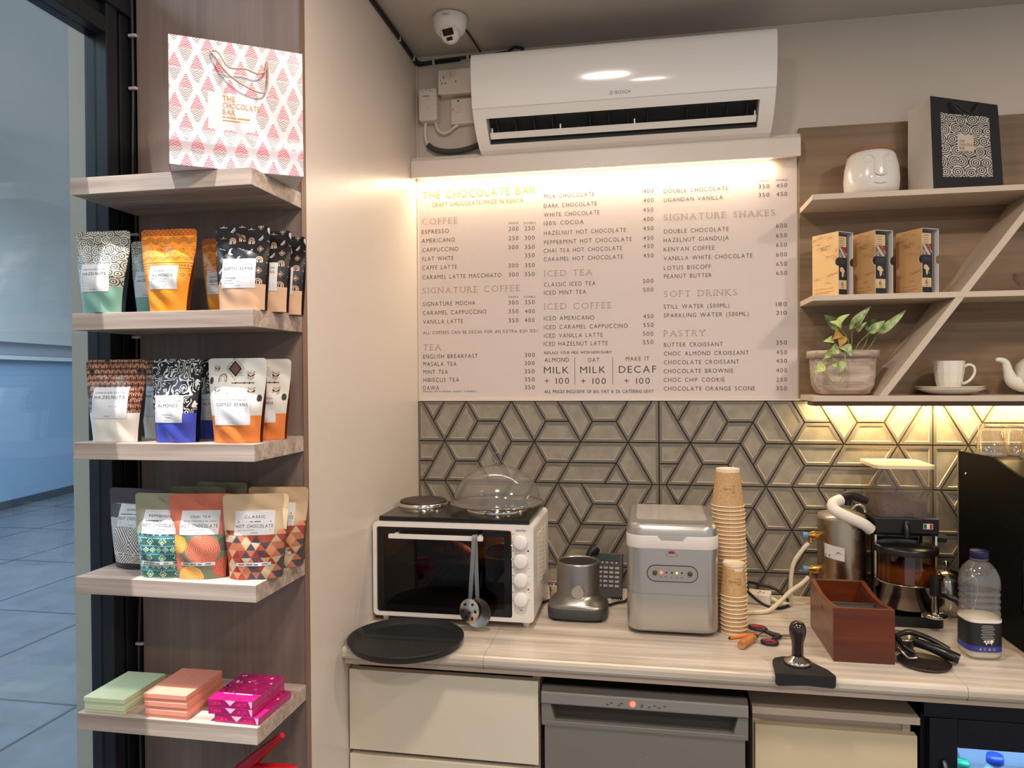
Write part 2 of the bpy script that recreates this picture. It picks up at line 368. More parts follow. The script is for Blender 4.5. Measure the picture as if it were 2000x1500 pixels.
MENU = [
('THE CHOCOLATE BAR', -0.726, 2.098, 0.36, 0.0227, 'g'),
('CRAFT CHOCOLATE MADE IN KENYA', -0.695, 2.073, 0.291, 0.0138, 'g'),
('COFFEE', -0.728, 2.018, 0.115, 0.0187, 'h'),
('SIGNATURE COFFEE', -0.728, 1.801, 0.311, 0.0188, 'h'),
('TEA', -0.727, 1.623, 0.057, 0.0188, 'h'),
('ESPRESSO', -0.729, 1.989, 0.088, 0.0128, 'i'),
('AMERICANO', -0.729, 1.961, 0.107, 0.0128, 'i'),
('CAPPUCCINO', -0.728, 1.932, 0.117, 0.0128, 'i'),
('FLAT WHITE', -0.728, 1.904, 0.101, 0.0128, 'i'),
('CAFFE LATTE', -0.728, 1.876, 0.112, 0.0128, 'i'),
('CARAMEL LATTE MACCHIATO', -0.728, 1.846, 0.253, 0.0128, 'i'),
('SIGNATURE MOCHA', -0.727, 1.762, 0.169, 0.0128, 'i'),
('CARAMEL CAPPUCCINO', -0.728, 1.734, 0.205, 0.0129, 'i'),
('VANILLA LATTE', -0.727, 1.706, 0.129, 0.0129, 'i'),
('ENGLISH BREAKFAST', -0.728, 1.597, 0.177, 0.0129, 'i'),
('MASALA TEA', -0.728, 1.573, 0.108, 0.0129, 'i'),
('MINT TEA', -0.728, 1.548, 0.08, 0.0129, 'i'),
('HIBISCUS TEA', -0.728, 1.523, 0.116, 0.0129, 'i'),
('DAWA', -0.729, 1.498, 0.052, 0.0129, 'i'),
('ALL COFFEES CAN BE DECAF FOR AN EXTRA KSH 100/-', -0.727, 1.673, 0.367, 0.0099, 'i'),
('INFUSED WITH GINGER, HONEY, TURMERIC', -0.729, 1.491, 0.172, 0.0045, 'i'),
('SINGLE', -0.451, 2.008, 0.031, 0.0053, 'i'),
('DOUBLE', -0.403, 2.006, 0.036, 0.0053, 'i'),
('SINGLE', -0.453, 1.781, 0.031, 0.0053, 'i'),
('DOUBLE', -0.405, 1.78, 0.036, 0.0053, 'i'),
('200', -0.451, 1.987, 0.031, 0.0125, 'i'),
('250', -0.401, 1.986, 0.031, 0.0125, 'i'),
('250', -0.451, 1.958, 0.031, 0.0126, 'i'),
('300', -0.401, 1.957, 0.031, 0.0125, 'i'),
('300', -0.452, 1.93, 0.031, 0.0126, 'i'),
('350', -0.401, 1.929, 0.031, 0.0125, 'i'),
('350', -0.401, 1.903, 0.031, 0.0125, 'i'),
('300', -0.452, 1.874, 0.031, 0.0126, 'i'),
('350', -0.401, 1.873, 0.031, 0.0125, 'i'),
('300', -0.452, 1.846, 0.031, 0.0126, 'i'),
('350', -0.402, 1.846, 0.031, 0.0125, 'i'),
('300', -0.453, 1.76, 0.031, 0.0126, 'i'),
('350', -0.402, 1.76, 0.031, 0.0125, 'i'),
('350', -0.453, 1.733, 0.031, 0.0126, 'i'),
('400', -0.402, 1.732, 0.031, 0.0125, 'i'),
('350', -0.453, 1.705, 0.031, 0.0126, 'i'),
('400', -0.403, 1.705, 0.031, 0.0125, 'i'),
('300', -0.403, 1.598, 0.031, 0.0125, 'i'),
('300', -0.404, 1.573, 0.031, 0.0125, 'i'),
('350', -0.404, 1.548, 0.031, 0.0126, 'i'),
('350', -0.404, 1.523, 0.031, 0.0126, 'i'),
('350', -0.404, 1.499, 0.031, 0.0126, 'i'),
('MILK CHOCOLATE', -0.34, 2.081, 0.153, 0.0124, 'i'),
('400', -0.042, 2.082, 0.03, 0.0121, 'i'),
('DARK CHOCOLATE', -0.341, 2.052, 0.161, 0.0124, 'i'),
('400', -0.042, 2.054, 0.03, 0.0121, 'i'),
('WHITE CHOCOLATE', -0.341, 2.025, 0.169, 0.0124, 'i'),
('450', -0.043, 2.026, 0.03, 0.0121, 'i'),
('100% COCOA', -0.341, 1.999, 0.121, 0.0124, 'i'),
('400', -0.043, 1.998, 0.03, 0.0121, 'i'),
('HAZELNUT HOT CHOCOLATE', -0.341, 1.969, 0.247, 0.0124, 'i'),
('450', -0.043, 1.971, 0.03, 0.0121, 'i'),
('PEPPERMINT HOT CHOCOLATE', -0.341, 1.941, 0.264, 0.0124, 'i'),
('450', -0.043, 1.942, 0.03, 0.0121, 'i'),
('CHAI TEA HOT CHOCOLATE', -0.342, 1.915, 0.237, 0.0124, 'i'),
('450', -0.043, 1.918, 0.03, 0.0121, 'i'),
('CARAMEL HOT CHOCOLATE', -0.342, 1.889, 0.239, 0.0124, 'i'),
('450', -0.043, 1.89, 0.03, 0.0121, 'i'),
('CLASSIC ICED TEA', -0.342, 1.812, 0.157, 0.0125, 'i'),
('500', -0.044, 1.814, 0.03, 0.0122, 'i'),
('ICED MINT TEA', -0.342, 1.787, 0.128, 0.0125, 'i'),
('500', -0.044, 1.788, 0.03, 0.0122, 'i'),
('ICED AMERICANO', -0.343, 1.709, 0.153, 0.0125, 'i'),
('450', -0.044, 1.709, 0.03, 0.0122, 'i'),
('ICED CARAMEL CAPPUCCINO', -0.343, 1.682, 0.253, 0.0125, 'i'),
('550', -0.044, 1.683, 0.03, 0.0122, 'i'),
('ICED VANILLA LATTE', -0.343, 1.656, 0.178, 0.0125, 'i'),
('500', -0.045, 1.657, 0.03, 0.0122, 'i'),
('ICED HAZELNUT LATTE', -0.344, 1.631, 0.194, 0.0125, 'i'),
('550', -0.045, 1.632, 0.03, 0.0122, 'i'),
('ICED TEA', -0.341, 1.843, 0.146, 0.0182, 'h'),
('ICED COFFEE', -0.342, 1.742, 0.204, 0.0182, 'h'),
('REPLACE YOUR MILK WITH NON DAIRY', -0.343, 1.606, 0.205, 0.0077, 's'),
('ALL PRICES INCLUSIVE OF 16% VAT & 2% CATERING LEVY', -0.343, 1.487, 0.328, 0.0091, 's'),
('ALMOND', -0.342, 1.582, 0.075, 0.0125, 'i'),
('OAT', -0.21, 1.581, 0.035, 0.0123, 'i'),
('MAKE IT', -0.096, 1.583, 0.069, 0.0122, 'i'),
('MILK', -0.344, 1.547, 0.076, 0.0202, 'i'),
('MILK', -0.233, 1.547, 0.076, 0.02, 'i'),
('DECAF', -0.117, 1.547, 0.11, 0.0207, 'i'),
('+ 100', -0.342, 1.515, 0.075, 0.0183, 'i'),
('+ 100', -0.231, 1.514, 0.075, 0.0181, 'i'),
('+ 100', -0.101, 1.514, 0.075, 0.0179, 'i'),
('SINGLE', 0.287, 2.097, 0.028, 0.005, 'i'),
('DOUBLE', 0.335, 2.097, 0.032, 0.005, 'i'),
('DOUBLE CHOCOLATE', 0.018, 2.078, 0.184, 0.0121, 'i'),
('450', 0.336, 2.078, 0.03, 0.0117, 'i'),
('UGANDAN VANILLA', 0.018, 2.052, 0.169, 0.0121, 'i'),
('450', 0.336, 2.053, 0.03, 0.0118, 'i'),
('DOUBLE CHOCOLATE', 0.018, 1.959, 0.185, 0.0121, 'i'),
('600', 0.335, 1.962, 0.03, 0.0118, 'i'),
('HAZELNUT GIANDUJA', 0.017, 1.933, 0.186, 0.0121, 'i'),
('650', 0.335, 1.934, 0.03, 0.0118, 'i'),
('KENYAN COFFEE', 0.017, 1.906, 0.146, 0.0121, 'i'),
('650', 0.335, 1.907, 0.03, 0.0118, 'i'),
('VANILLA WHITE CHOCOLATE', 0.017, 1.879, 0.252, 0.0121, 'i'),
('600', 0.335, 1.879, 0.03, 0.0118, 'i'),
('LOTUS BISCOFF', 0.017, 1.851, 0.135, 0.0121, 'i'),
('650', 0.335, 1.852, 0.03, 0.0118, 'i'),
('PEANUT BUTTER', 0.017, 1.826, 0.137, 0.0121, 'i'),
('650', 0.335, 1.826, 0.03, 0.0118, 'i'),
('STILL WATER (500ML)', 0.016, 1.736, 0.188, 0.0121, 'i'),
('180', 0.334, 1.736, 0.03, 0.0118, 'i'),
('SPARKLING WATER (500ML)', 0.016, 1.71, 0.242, 0.0121, 'i'),
('210', 0.334, 1.711, 0.03, 0.0118, 'i'),
('BUTTER CROISSANT', 0.016, 1.623, 0.169, 0.0121, 'i'),
('350', 0.334, 1.625, 0.03, 0.0118, 'i'),
('CHOC ALMOND CROISSANT', 0.016, 1.597, 0.242, 0.0121, 'i'),
('450', 0.334, 1.597, 0.03, 0.0118, 'i'),
('CHOCOLATE CROISSANT', 0.016, 1.571, 0.215, 0.0121, 'i'),
('450', 0.334, 1.572, 0.03, 0.0118, 'i'),
('CHOCOLATE BROWNIE', 0.015, 1.545, 0.199, 0.0121, 'i'),
('400', 0.334, 1.545, 0.03, 0.0118, 'i'),
('CHOC CHIP COOKIE', 0.015, 1.519, 0.175, 0.0121, 'i'),
('250', 0.334, 1.518, 0.03, 0.0118, 'i'),
('CHOCOLATE ORANGE SCONE', 0.015, 1.493, 0.26, 0.0121, 'i'),
('350', 0.334, 1.493, 0.03, 0.0118, 'i'),
('350', 0.287, 2.078, 0.03, 0.0118, 'i'),
('350', 0.287, 2.053, 0.03, 0.0118, 'i'),
('SIGNATURE SHAKES', 0.018, 1.998, 0.315, 0.0176, 'h'),
('SOFT DRINKS', 0.017, 1.771, 0.209, 0.0177, 'h'),
('PASTRY', 0.016, 1.654, 0.119, 0.0177, 'h')]
# ================================================================ ROOM SHELL
M_WALL = mat('wall_paint', (206, 194, 180), 0.55, bump=0.05, bscale=180)
M_WALL_G = mat('wall_paint_left', (214, 202, 188), 0.32, bump=0.04, bscale=90)
M_CEIL = mat('ceiling_paint', (186, 180, 172), 0.4)
M_FLOOR = mat('shop_floor', (120, 112, 104), 0.5, var=0.2)
struct(obj('wall_back', MB().box(-1.13, 2.6, 0.0, 0.1, 0.0, 2.545), M_WALL))
struct(obj('wall_left', MB().box(-1.125, -0.745, -0.775, -0.0005, 0.0, 2.545), M_WALL_G))
struct(obj('ceiling', MB().box(-0.745, 2.6, -4.0, 0.1, 2.545, 2.645), M_CEIL))
struct(obj('floor', MB().box(-1.17, 2.6, -4.0, 0.1, -0.05, 0.0), M_FLOOR))
struct(obj('trim_1', MB().tube([(-0.742, -0.003, 1.47), (-0.742, -0.003, 2.54)], 0.004, 8), mat('caulk', (205, 190, 172), 0.6)), 'white sealed bead in the wall corner')

# --- relief tiles: every raised piece has a darker frame and a recessed panel
def inset(poly, d):
    n = len(poly); out = []
    area = sum(poly[i][0] * poly[(i + 1) % n][1] - poly[(i + 1) % n][0] * poly[i][1] for i in range(n))
    if area < 0: poly = poly[::-1]
    for i in range(n):
        p0, p1, p2 = poly[i - 1], poly[i], poly[(i + 1) % n]
        e1 = Vector((p1[0] - p0[0], p1[1] - p0[1])).normalized(); e2 = Vector((p2[0] - p1[0], p2[1] - p1[1])).normalized()
        n1 = Vector((-e1.y, e1.x)); n2 = Vector((-e2.y, e2.x)); b = n1 + n2; den = 1 + n1.dot(n2)
        out.append((p1[0] + b.x * d / den, p1[1] + b.y * d / den))
    return out
TL, TR = -2.55, 18.55
TILE = [[(TL, 4), (-2, 4), (0, 2), (TL, 2)], [(-2, 4), (0, 4), (-1, 3)], [(0, 4), (2, 4), (0, 2), (-1, 3)], [(2, 4), (3, 3), (2, 2), (0, 2)],
        [(3, 3), (5, 3), (4, 2), (2, 2)], [(2, 4), (6, 4), (5, 3), (3, 3)], [(6, 4), (8, 2), (6, 2), (5, 3)], [(5, 3), (6, 2), (5, 1), (4, 2)],
        [(6, 4), (8, 4), (9, 3), (8, 2)], [(8, 4), (10, 4), (11, 3), (9, 3)], [(9, 3), (11, 3), (12, 2), (8, 2)], [(10, 4), (12, 4), (13, 3), (12, 2)],
        [(12, 4), (16, 4), (15, 3), (13, 3)], [(13, 3), (15, 3), (16, 2), (12, 2)], [(16, 4), (18, 4), (16, 2), (15, 3)], [(18, 4), (TR, 4), (TR, 2), (16, 2)],
        [(TL, 2), (0, 2), (-1, 1), (TL, 1)], [(TL, 1), (-1, 1), (-2, 0), (TL, 0)], [(0, 2), (1, 1), (0, 0), (-2, 0)], [(0, 2), (4, 2), (3, 1), (1, 1)],
        [(1, 1), (3, 1), (4, 0), (0, 0)], [(4, 2), (6, 0), (4, 0), (3, 1)], [(6, 2), (8, 2), (6, 0), (5, 1)], [(8, 2), (9, 1), (8, 0), (6, 0)],
        [(8, 2), (12, 2), (11, 1), (9, 1)], [(9, 1), (11, 1), (10, 0), (8, 0)], [(12, 2), (16, 2), (15, 1), (11, 1)], [(11, 1), (15, 1), (14, 0), (10, 0)],
        [(15, 1), (16, 0), (14, 0)], [(16, 2), (18, 0), (16, 0), (15, 1)], [(16, 2), (TR, 2), (TR, 0), (18, 0)]]
Q = 0.75 / (TR - TL) * 1.0
tb = MB(); tb.box(-0.744, 2.2, -0.003, 0.0, 0.80, 1.463, 0)
flip = {(0, 0): 0, (1, 0): 0, (2, 0): 1, (3, 0): 0, (0, 1): 1, (1, 1): 0, (2, 1): 0, (3, 1): 1, (0, 2): 0, (1, 2): 1, (2, 2): 1, (3, 2): 0}
for (cx, row), fl in flip.items():
    if cx == 3: continue
    x0 = -0.75 + 0.75 * cx; ztop = 1.463 - 0.25 * row
    for poly in TILE:
        P = []
        for u, v in poly:
            if fl: u, v = 16 - u, 4 - v
            P.append((x0 + (u - TL) * Q, ztop - (4 - v) * 0.0625))
        if cx == 0: P = [(max(a, -0.7445), b) for a, b in P]
        lv = [inset(P, d) for d in (0.0008, 0.0022, 0.0095, 0.0114)]
        if min(p[1] for p in lv[0]) < 0.80: continue
        ys = (-0.0032, -0.0078, -0.0078, -0.0050); n = len(P)
        for k in range(3):
            a, b = lv[k], lv[k + 1]
            tb.add([(p[0], ys[k], p[1]) for p in a] + [(p[0], ys[k + 1], p[1]) for p in b],
                   [(i, (i + 1) % n, n + (i + 1) % n, n + i) for i in range(n)], (1, 1, 2)[k])
        tb.add([(p[0], ys[3], p[1]) for p in lv[3]], [tuple(range(n))], 3)
struct(obj('tile_backsplash', tb, [mat('grout', (52, 42, 34), 0.9), mat('tile_frame', (120, 113, 102), 0.32, var=0.18, vscale=(30, 30, 30)),
       mat('tile_step', (176, 168, 152), 0.3), mat('tile_panel', (158, 150, 134), 0.34, var=0.2, vscale=(22, 22, 22), rgb2=(136, 127, 110), bump=0.06, bscale=90)]),
       'grey relief tiles of triangles, rhombi and trapezoids over the counter')
struct(obj('trim_2', MB().box(-0.744, 0.395, -0.0085, -0.0005, 1.4635, 1.4685), mat('tile_cap', (228, 216, 200), 0.5)), 'thin pale edge strip along the top of the tiles')

# --- shop window on the left: glass, dark metal jamb and transom
M_FRAME = mat('window_metal', (38, 40, 44), 0.4, 0.4)
wf = bpy.data.objects.new('window_1', None); COL.objects.link(wf); struct(wf, 'glazed shop front beside the display shelves with dark metal frame')
fb = MB()
fb.box(-1.20, -1.145, -0.868, -0.835, 0.0, 2.6); fb.box(-1.20, -1.163, -0.835, -0.822, 0.0, 2.6); fb.box(-1.20, -1.150, -0.822, -0.785, 0.0, 2.6)
fb.box(-1.20, -1.142, -0.785, -0.772, 0.0, 2.6); fb.box(-1.20, -1.128, -0.772, -0.70, 0.0, 2.6)
fb.box(-1.20, -1.145, -4.0, -0.868, 2.266, 2.30); fb.box(-1.20, -1.158, -4.0, -0.868, 2.30, 2.33); fb.box(-1.20, -1.140, -4.0, -0.772, 2.33, 2.40)
obj('window_frame', fb, M_FRAME, wf, bevel=0.002)
obj('window_pane', MB().box(-1.176, -1.170, -4.0, -0.868, 0.0, 2.266), glass('window_glass', (226, 236, 240), 1.35, ior=1.5), wf)

# --- the passage outside
M_OUT = mat('passage_wall', (150, 182, 218), 0.6)
def wall_strip(z0, z1, off, th, m, name, label):
    a = Vector((-7.648, 5.314)); b = Vector((-7.887, 6.767)); d = (b - a).normalized(); n = Vector((d.y, -d.x))
    if n.x < 0: n = -n
    p, q = a - d * 8 + n * off, b + d * 7 + n * off
    poly = [(p.x, p.y), (q.x, q.y), (q.x - n.x * th, q.y - n.y * th), (p.x - n.x * th, p.y - n.y * th)]
    return struct(obj(name, MB().prism(poly, z0, z1, 'xy'), m), label)
wall_strip(0.0, 1.83, 0.0, 0.2, M_OUT, 'wall_outer', 'pale blue wall of the passage outside')
wall_strip(0.0, 0.085, 0.03, 0.05, mat('dark_skirting', (70, 82, 96), 0.5), 'baseboard_outer', 'dark skirting of the passage wall')
wall_strip(1.79, 1.84, 0.08, 0.2, mat('rail_white', (215, 222, 230), 0.5), 'trim_3', 'pale coping on top of the passage wall')
wall_strip(1.86, 2.02, -0.25, 0.3, mat('outer_beam', (180, 186, 194), 0.6), 'trim_4', 'grey beam above the passage wall')
wall_strip(2.02, 7.0, -0.15, 0.3, mat('outer_upper', (205, 208, 212), 0.6), 'wall_outer_upper', 'dark grey upper wall across the passage')
pv = mat('passage_floor', (108, 112, 120), 0.32, var=0.25, vscale=(5, 5, 5), bump=0.05, bscale=40)
pm = MB(); pm.box(-14, -1.2, -6, 14, -0.06, -0.004, 0)
for k in range(9): pm.box(-9 + 0.9 * k, -8.985 + 0.9 * k, -6, 14, -0.005, -0.003, 1)
for k in range(14): pm.box(-14, -1.2, -4 + 1.2 * k, -3.985 + 1.2 * k, -0.005, -0.003, 1)
struct(obj('floor_outside', pm, [pv, mat('paving_joint', (60, 64, 72), 0.7)]), 'grey paved floor of the passage outside')
struct(obj('wall_pillar', MB().box(-1.384, -1.205, -0.70, 0.4, 0.0, 4.0), mat('pillar_paint', (206, 190, 168), 0.6)), 'grey green pillar just outside the glass')

# ================================================================ DISPLAY SHELVES BY THE WINDOW
W_PANEL = wood('panel_laminate', (134, 116, 105), (116, 98, 88), 'z', 9, 80, 0.42)
W_SHELF = wood('shelf_laminate', (190, 173, 160), (146, 126, 112), 'x', 26, 100, 0.45)
W_SHELFY = W_SHELF
ds = thing('display_shelf_unit', 'tall wood laminate display panel with five thick floating shelves beside the shop window', 'shelf unit', (-0.935, -0.79, 0.0))
obj('back_panel', MB().box(-1.13, -0.7455, -0.795, -0.7755, 0.02, 2.54), W_PANEL, ds, bevel=0.001, world=True)
obj('edge_strip', MB().box(-0.7449, -0.7435, -0.797, -0.776, 0.02, 2.54), mat('edge_brown', (128, 100, 84), 0.5), ds, world=True)
SHZ = (1.927, 1.666, 1.416, 1.155, 0.890)
for z in SHZ:
    obj('shelf', MB().box(-1.126, -0.745, -0.994, -0.7955, z - 0.0325, z), W_SHELF, ds, bevel=0.0008, world=True)

# wall cable with clips on the left edge of the panel
wc = thing('panel_cable', 'thin dark cable clipped down the left edge of the wood display panel', 'cable', (-1.134, -0.795, 0.8))
obj('cable', MB().tube([(-1.139, -0.798, 2.52), (-1.137, -0.798, 2.2), (-1.140, -0.798, 2.0), (-1.134, -0.798, 1.90), (-1.136, -0.798, 1.5), (-1.132, -0.798, 1.15), (-1.140, -0.798, 0.92), (-1.137, -0.798, 0.6)], 0.0028, 8, spline=5), mat('cable_dark', (52, 48, 50), 0.5), wc, world=True)
for z in (2.29, 2.175, 1.855, 1.63, 0.955):
    obj('cable_clip', MB().box(-1.145, -1.127, -0.803, -0.795, z - 0.003, z + 0.003), mat('clip_white', (190, 188, 186), 0.5), wc, bevel=0.001, world=True)

# ---------------------------------------------------------------- pouches
def hsh(i, j, k=0):
    h = math.sin(i * 127.1 + j * 311.7 + k * 74.7) * 43758.5453
    return h - math.floor(h)
def vnoise(x, y, k=0):
    i, j = math.floor(x), math.floor(y); fx, fy = x - i, y - j
    fx = fx * fx * (3 - 2 * fx); fy = fy * fy * (3 - 2 * fy)
    a = hsh(i, j, k) * (1 - fx) + hsh(i + 1, j, k) * fx; b = hsh(i, j + 1, k) * (1 - fx) + hsh(i + 1, j + 1, k) * fx
    return a * (1 - fy) + b * fy
L = lin
# patterns: x in mm from the middle (-55..55), z in mm from the bottom (0..160)
def pt_swirl(x, z, dark, light, s=21.0, per=4.6, duty=0.42):
    best = 1e9; bi = 0
    gi, gj = math.floor(x / s), math.floor(z / s)
    for i in range(gi - 1, gi + 2):
        for j in range(gj - 1, gj + 2):
            cx = (i + 0.5 + 0.5 * (hsh(i, j) - 0.5) + 0.5 * (j % 2)) * s; cz = (j + 0.5 + 0.4 * (hsh(i, j, 1) - 0.5)) * s
            d = math.hypot(x - cx, (z - cz) * 1.1)
            if d < best: best = d
    return dark if (best % per) < per * duty else light
def p_green(x, z):
    if z < 50: return L((128, 172, 156))
    return pt_swirl(x, z, L((62, 62, 52)), L((190, 186, 172)), 16.5, 4.2)
def p_orange(x, z):
    base, dk = L((232, 146, 40)), L((150, 72, 16))
    if z < 58: return base
    if 84 < z < 92: return dk if ((x % 5) - 2.5) ** 2 + (z - 88) ** 2 < 3.2 else base
    if abs(z - 83) < .8 or abs(z - 93) < .8 or abs(z - 78) < .6: return dk
    if z < 78: return dk if abs(((x + 200) % 12) - 6) + abs(z - 70) < 4.5 and abs(((x + 200) % 12) - 6) + abs(z - 70) > 2.6 else base
    if z < 148:
        t = abs(((x + 300) % 22) - 11)
        for q in (98, 101.5, 132, 135.5, 139):
            if abs(z - q - t * 0.55) < 0.8: return dk
        r = abs(((x + 311) % 22) - 11) + abs(z - 121) * 0.9
        if r < 3 or 6 < r < 7.4: return L((196, 92, 22))
        if (x % 11 - 5.5) ** 2 + (z - 112) ** 2 < 1.6: return dk
        return base
    return L((206, 112, 26)) if math.sin(x * .7) * math.sin(z * .7) > .3 else L((168, 84, 20))
def p_black(x, z):
    bk, w, tn, gr = L((30, 25, 25)), L((205, 200, 196)), L((196, 150, 110)), L((150, 138, 128))
    if z < 48: return L((206, 166, 134))
    i, j = math.floor((x + 200) / 19), math.floor((z + 5 * (math.floor((x + 200) / 19) % 2)) / 21)
    u = (x + 200) - (i + .5) * 19; v = (z + 5 * (i % 2)) - (j + .5) * 21
    k = int(hsh(i, j, 3) * 6)
    r = math.hypot(u, v)
    if k == 0: return w if r < 6.5 and math.hypot(u - 3.4, v - 1) > 5.4 else bk
    if k == 1: return w if (abs(v + u * .3) < .9 and (u + 40) % 3 < 1.6 and abs(u) < 8) else bk
    if k == 2: return tn if (4.2 < math.hypot(u, max(v, 0)) < 6.4 and v > -6) else (w if (1.6 < math.hypot(u, max(v, 0)) < 2.8 and v > -6) else bk)
    if k == 3: return w if (abs(u - v) < 1.3 and abs(u + v) < 9) or (abs(u - v - 4) < .8 and abs(u + v) < 7) else bk
    if k == 4: return tn if (abs(u) + abs(v) < 3) else (gr if 5 < abs(u) + abs(v) < 6.4 else bk)
    return gr if (abs(v) < .8 and abs(u) < 7) or (v > 0 and abs(u) < 3 - v * .7) else bk
def p_brown(x, z):
    if z < 56: return L((226, 218, 206))
    x *= 1.35; z *= 1.35
    w_, h_ = 13.0, 15.0
    j = math.floor(z / h_); xx = x + 300 + (6.5 if j % 2 else 0); u = (xx % w_) - w_ / 2; v = (z % h_) - 4
    i = math.floor(xx / w_); r = math.hypot(u, max(v, 0))
    if hsh(i, j, 5) < .1: return L((28, 24, 26)) if math.hypot(u, v - 2) < 5 else L((92, 58, 40))
    if r < 1.6: return L((40, 22, 20))
    if r < 3.2: return L((206, 150, 112))
    if r < 5.2: return L((116, 38, 30)) if hsh(i, j, 6) < .55 else L((150, 98, 62))
    if r < 6.2: return L((196, 150, 112))
    return L((84, 50, 36)) if (abs(abs(u) - 6.5) > 1.0) else L((36, 26, 26))
def p_squig(x, z):
    if z < 56: return L((62, 72, 168))
    n = vnoise(x / 11.5 + 20, z / 11.5, 7) * 4.2
    f = n % 1.0
    g = vnoise(x / 5.5 + 50, z / 5.5, 9)
    return L((214, 210, 204)) if (0.34 < f < 0.70 and g > 0.25) else L((24, 22, 24))
def p_leaf(x, z):
    bg_, bk, br, pk, tn = L((206, 202, 192)), L((52, 40, 36)), L((120, 84, 66)), L((176, 138, 122)), L((206, 150, 96))
    if z < 52: return L((216, 122, 58))
    d = abs(x + 4) + abs(z - 140) * 0.82
    if d < 9: return br
    if d < 13: return bk
    if 15 < d < 18.5: return bk if ((x - z) % 2.6) < .9 else bg_
    for cx, cz, s in ((26, 126, 1), (30, 96, 1), (-34, 98, .9), (-38, 140, .8)):
        u, v = (x - cx) / s, (z - cz) / s
        if abs(u) < .5 and -9 < v < 9: return br
        for q in range(-6, 9, 5):
            for sg in (-1, 1):
                a, b = u - sg * 4, v - q - 2; a2 = a * .75 + sg * b * .66; b2 = -sg * a * .66 + b * .75
                if (a2 / 3.8) ** 2 + (b2 / 1.6) ** 2 < 1: return pk if hsh(q, int(sg), 2) < .5 else bk
    for cx, cz in ((-26, 122), (6, 84)):
        r = math.hypot(x - cx, max(z - cz, 0))
        if z > cz - 7 and (6 < r < 8.5 or 2.6 < r < 4.4): return br if r > 5 else pk
    if abs(z - 113) < .7 and -8 < x < 34: return bk
    for a in (-2, 14, 24):
        if 0 < x - a < 5 and abs(z - 113) < 2.4 - (x - a) * .45: return bk
    if z < 96 and abs(x + 14) < 9 - abs(z - 86) * .9: return tn if z > 86 else br
    if math.hypot(x - 44, (z - 84) * .6) < 4 or math.hypot(x + 48, (z - 118) * .6) < 4: return bk
    return bg_
def p_diam(x, z):
    if z > 100: return L((74, 66, 72))
    if z < 12: return L((48, 42, 46))
    d = (abs(((x + 330) % 60) - 30) * 1.0 + abs(((z + 38) % 92) - 46) * .66)
    if 26.5 < z < 33: return L((206, 200, 192))
    return L((226, 222, 214)) if (d % 4.6) < 2.3 else L((96, 88, 84))
def p_knit(x, z):
    if z > 88: return L((150, 146, 118))
    gx, gz = math.floor((x + 200) / 1.55), math.floor(z / 1.55)
    gm, wt, lm, bl = L((50, 92, 82)), L((196, 210, 196)), L((160, 184, 118)), L((64, 118, 138))
    row = gz % 20; px = gx % 16
    if row in (0, 9): return wt if px % 2 else gm
    if row < 9:
        k = abs(px - 8) + abs(row - 4.5)
        if k < 2: return lm
        if 3 < k < 4.6: return wt if (gx + gz) % 2 else gm
        return gm
    if row in (10, 11, 19): return bl
    k = abs((px % 8) - 4) + abs(row - 15)
    if k < 1.6: return lm
    return wt if 2.5 < k < 3.7 else (gm if gz % 40 < 20 else L((40, 92, 84)))
def p_chai(x, z):
    if z > 84: return L((196, 106, 82))
    c = L((112, 122, 98))
    for cx, cz, R, a, b in ((8, 56, 28, (206, 122, 96), (166, 84, 64)), (-36, 66, 17, (232, 174, 82), (196, 124, 50)), (-40, 32, 17, (222, 120, 92), (180, 84, 66)),
                            (-12, 4, 22, (228, 176, 96), (198, 138, 66)), (44, 20, 20, (206, 104, 82), (150, 70, 56)), (48, 66, 16, (84, 84, 74), (110, 104, 92))):
        r = math.hypot(x - cx, z - cz)
        if r < R: return L(b) if (r % 3.6) < 1.2 else L(a)
    return c
def p_tri(x, z):
    if z > 92: return L((198, 170, 134))
    s, h_ = 16.0, 14.0
    j = math.floor(z / h_); v = (z % h_) / h_; xx = (x + 300) / s + (0.5 if j % 2 else 0)
    i = math.floor(xx); u = xx - i
    up = abs(u - .5) * 2 < (1 - v)
    if not up and u < .5: i -= 1
    k = int(hsh(i, j, 11 if up else 12) * 6)
    return L([(160, 68, 50), (200, 136, 96), (74, 66, 76), (190, 166, 134), (136, 56, 44), (176, 108, 78)][k])

POUCH_H = 0.160
def pouch_fn(wb, wt, D, seed):
    def half(v): 
        s = min(1.0, max(0.0, v)); return (wb + (wt - wb) * (s * s * (3 - 2 * s)) ** 0.8) / 2
    def depth(v):
        if v < 0.3: return D / 2 * (0.86 + 0.14 * math.sin(v / 0.3 * PI / 2))
        return max(0.0011, D / 2 * (math.cos(min(1, (v - 0.3) / 0.54) * PI / 2) ** 1.25))
    def F(u, v):  # u -1..1
        top = 1.0 - (0.030 * max(0, (abs(u) - 0.86) / 0.14) ** 2.2 if v > 0.5 else 0) * v
        e = 1 - abs(u) ** 3.2
        wr = 0.0016 * math.sin(7 * u + seed + 9 * v) * math.sin(11 * v + 1.3 * seed) * e * (1 if v < .8 else .25) + 0.0009 * math.sin(23 * v + 5 * u + seed) * e
        return (u * half(v), -depth(v) * (0.25 + 0.75 * e) - wr, v * top * POUCH_H)
    return F, half, depth
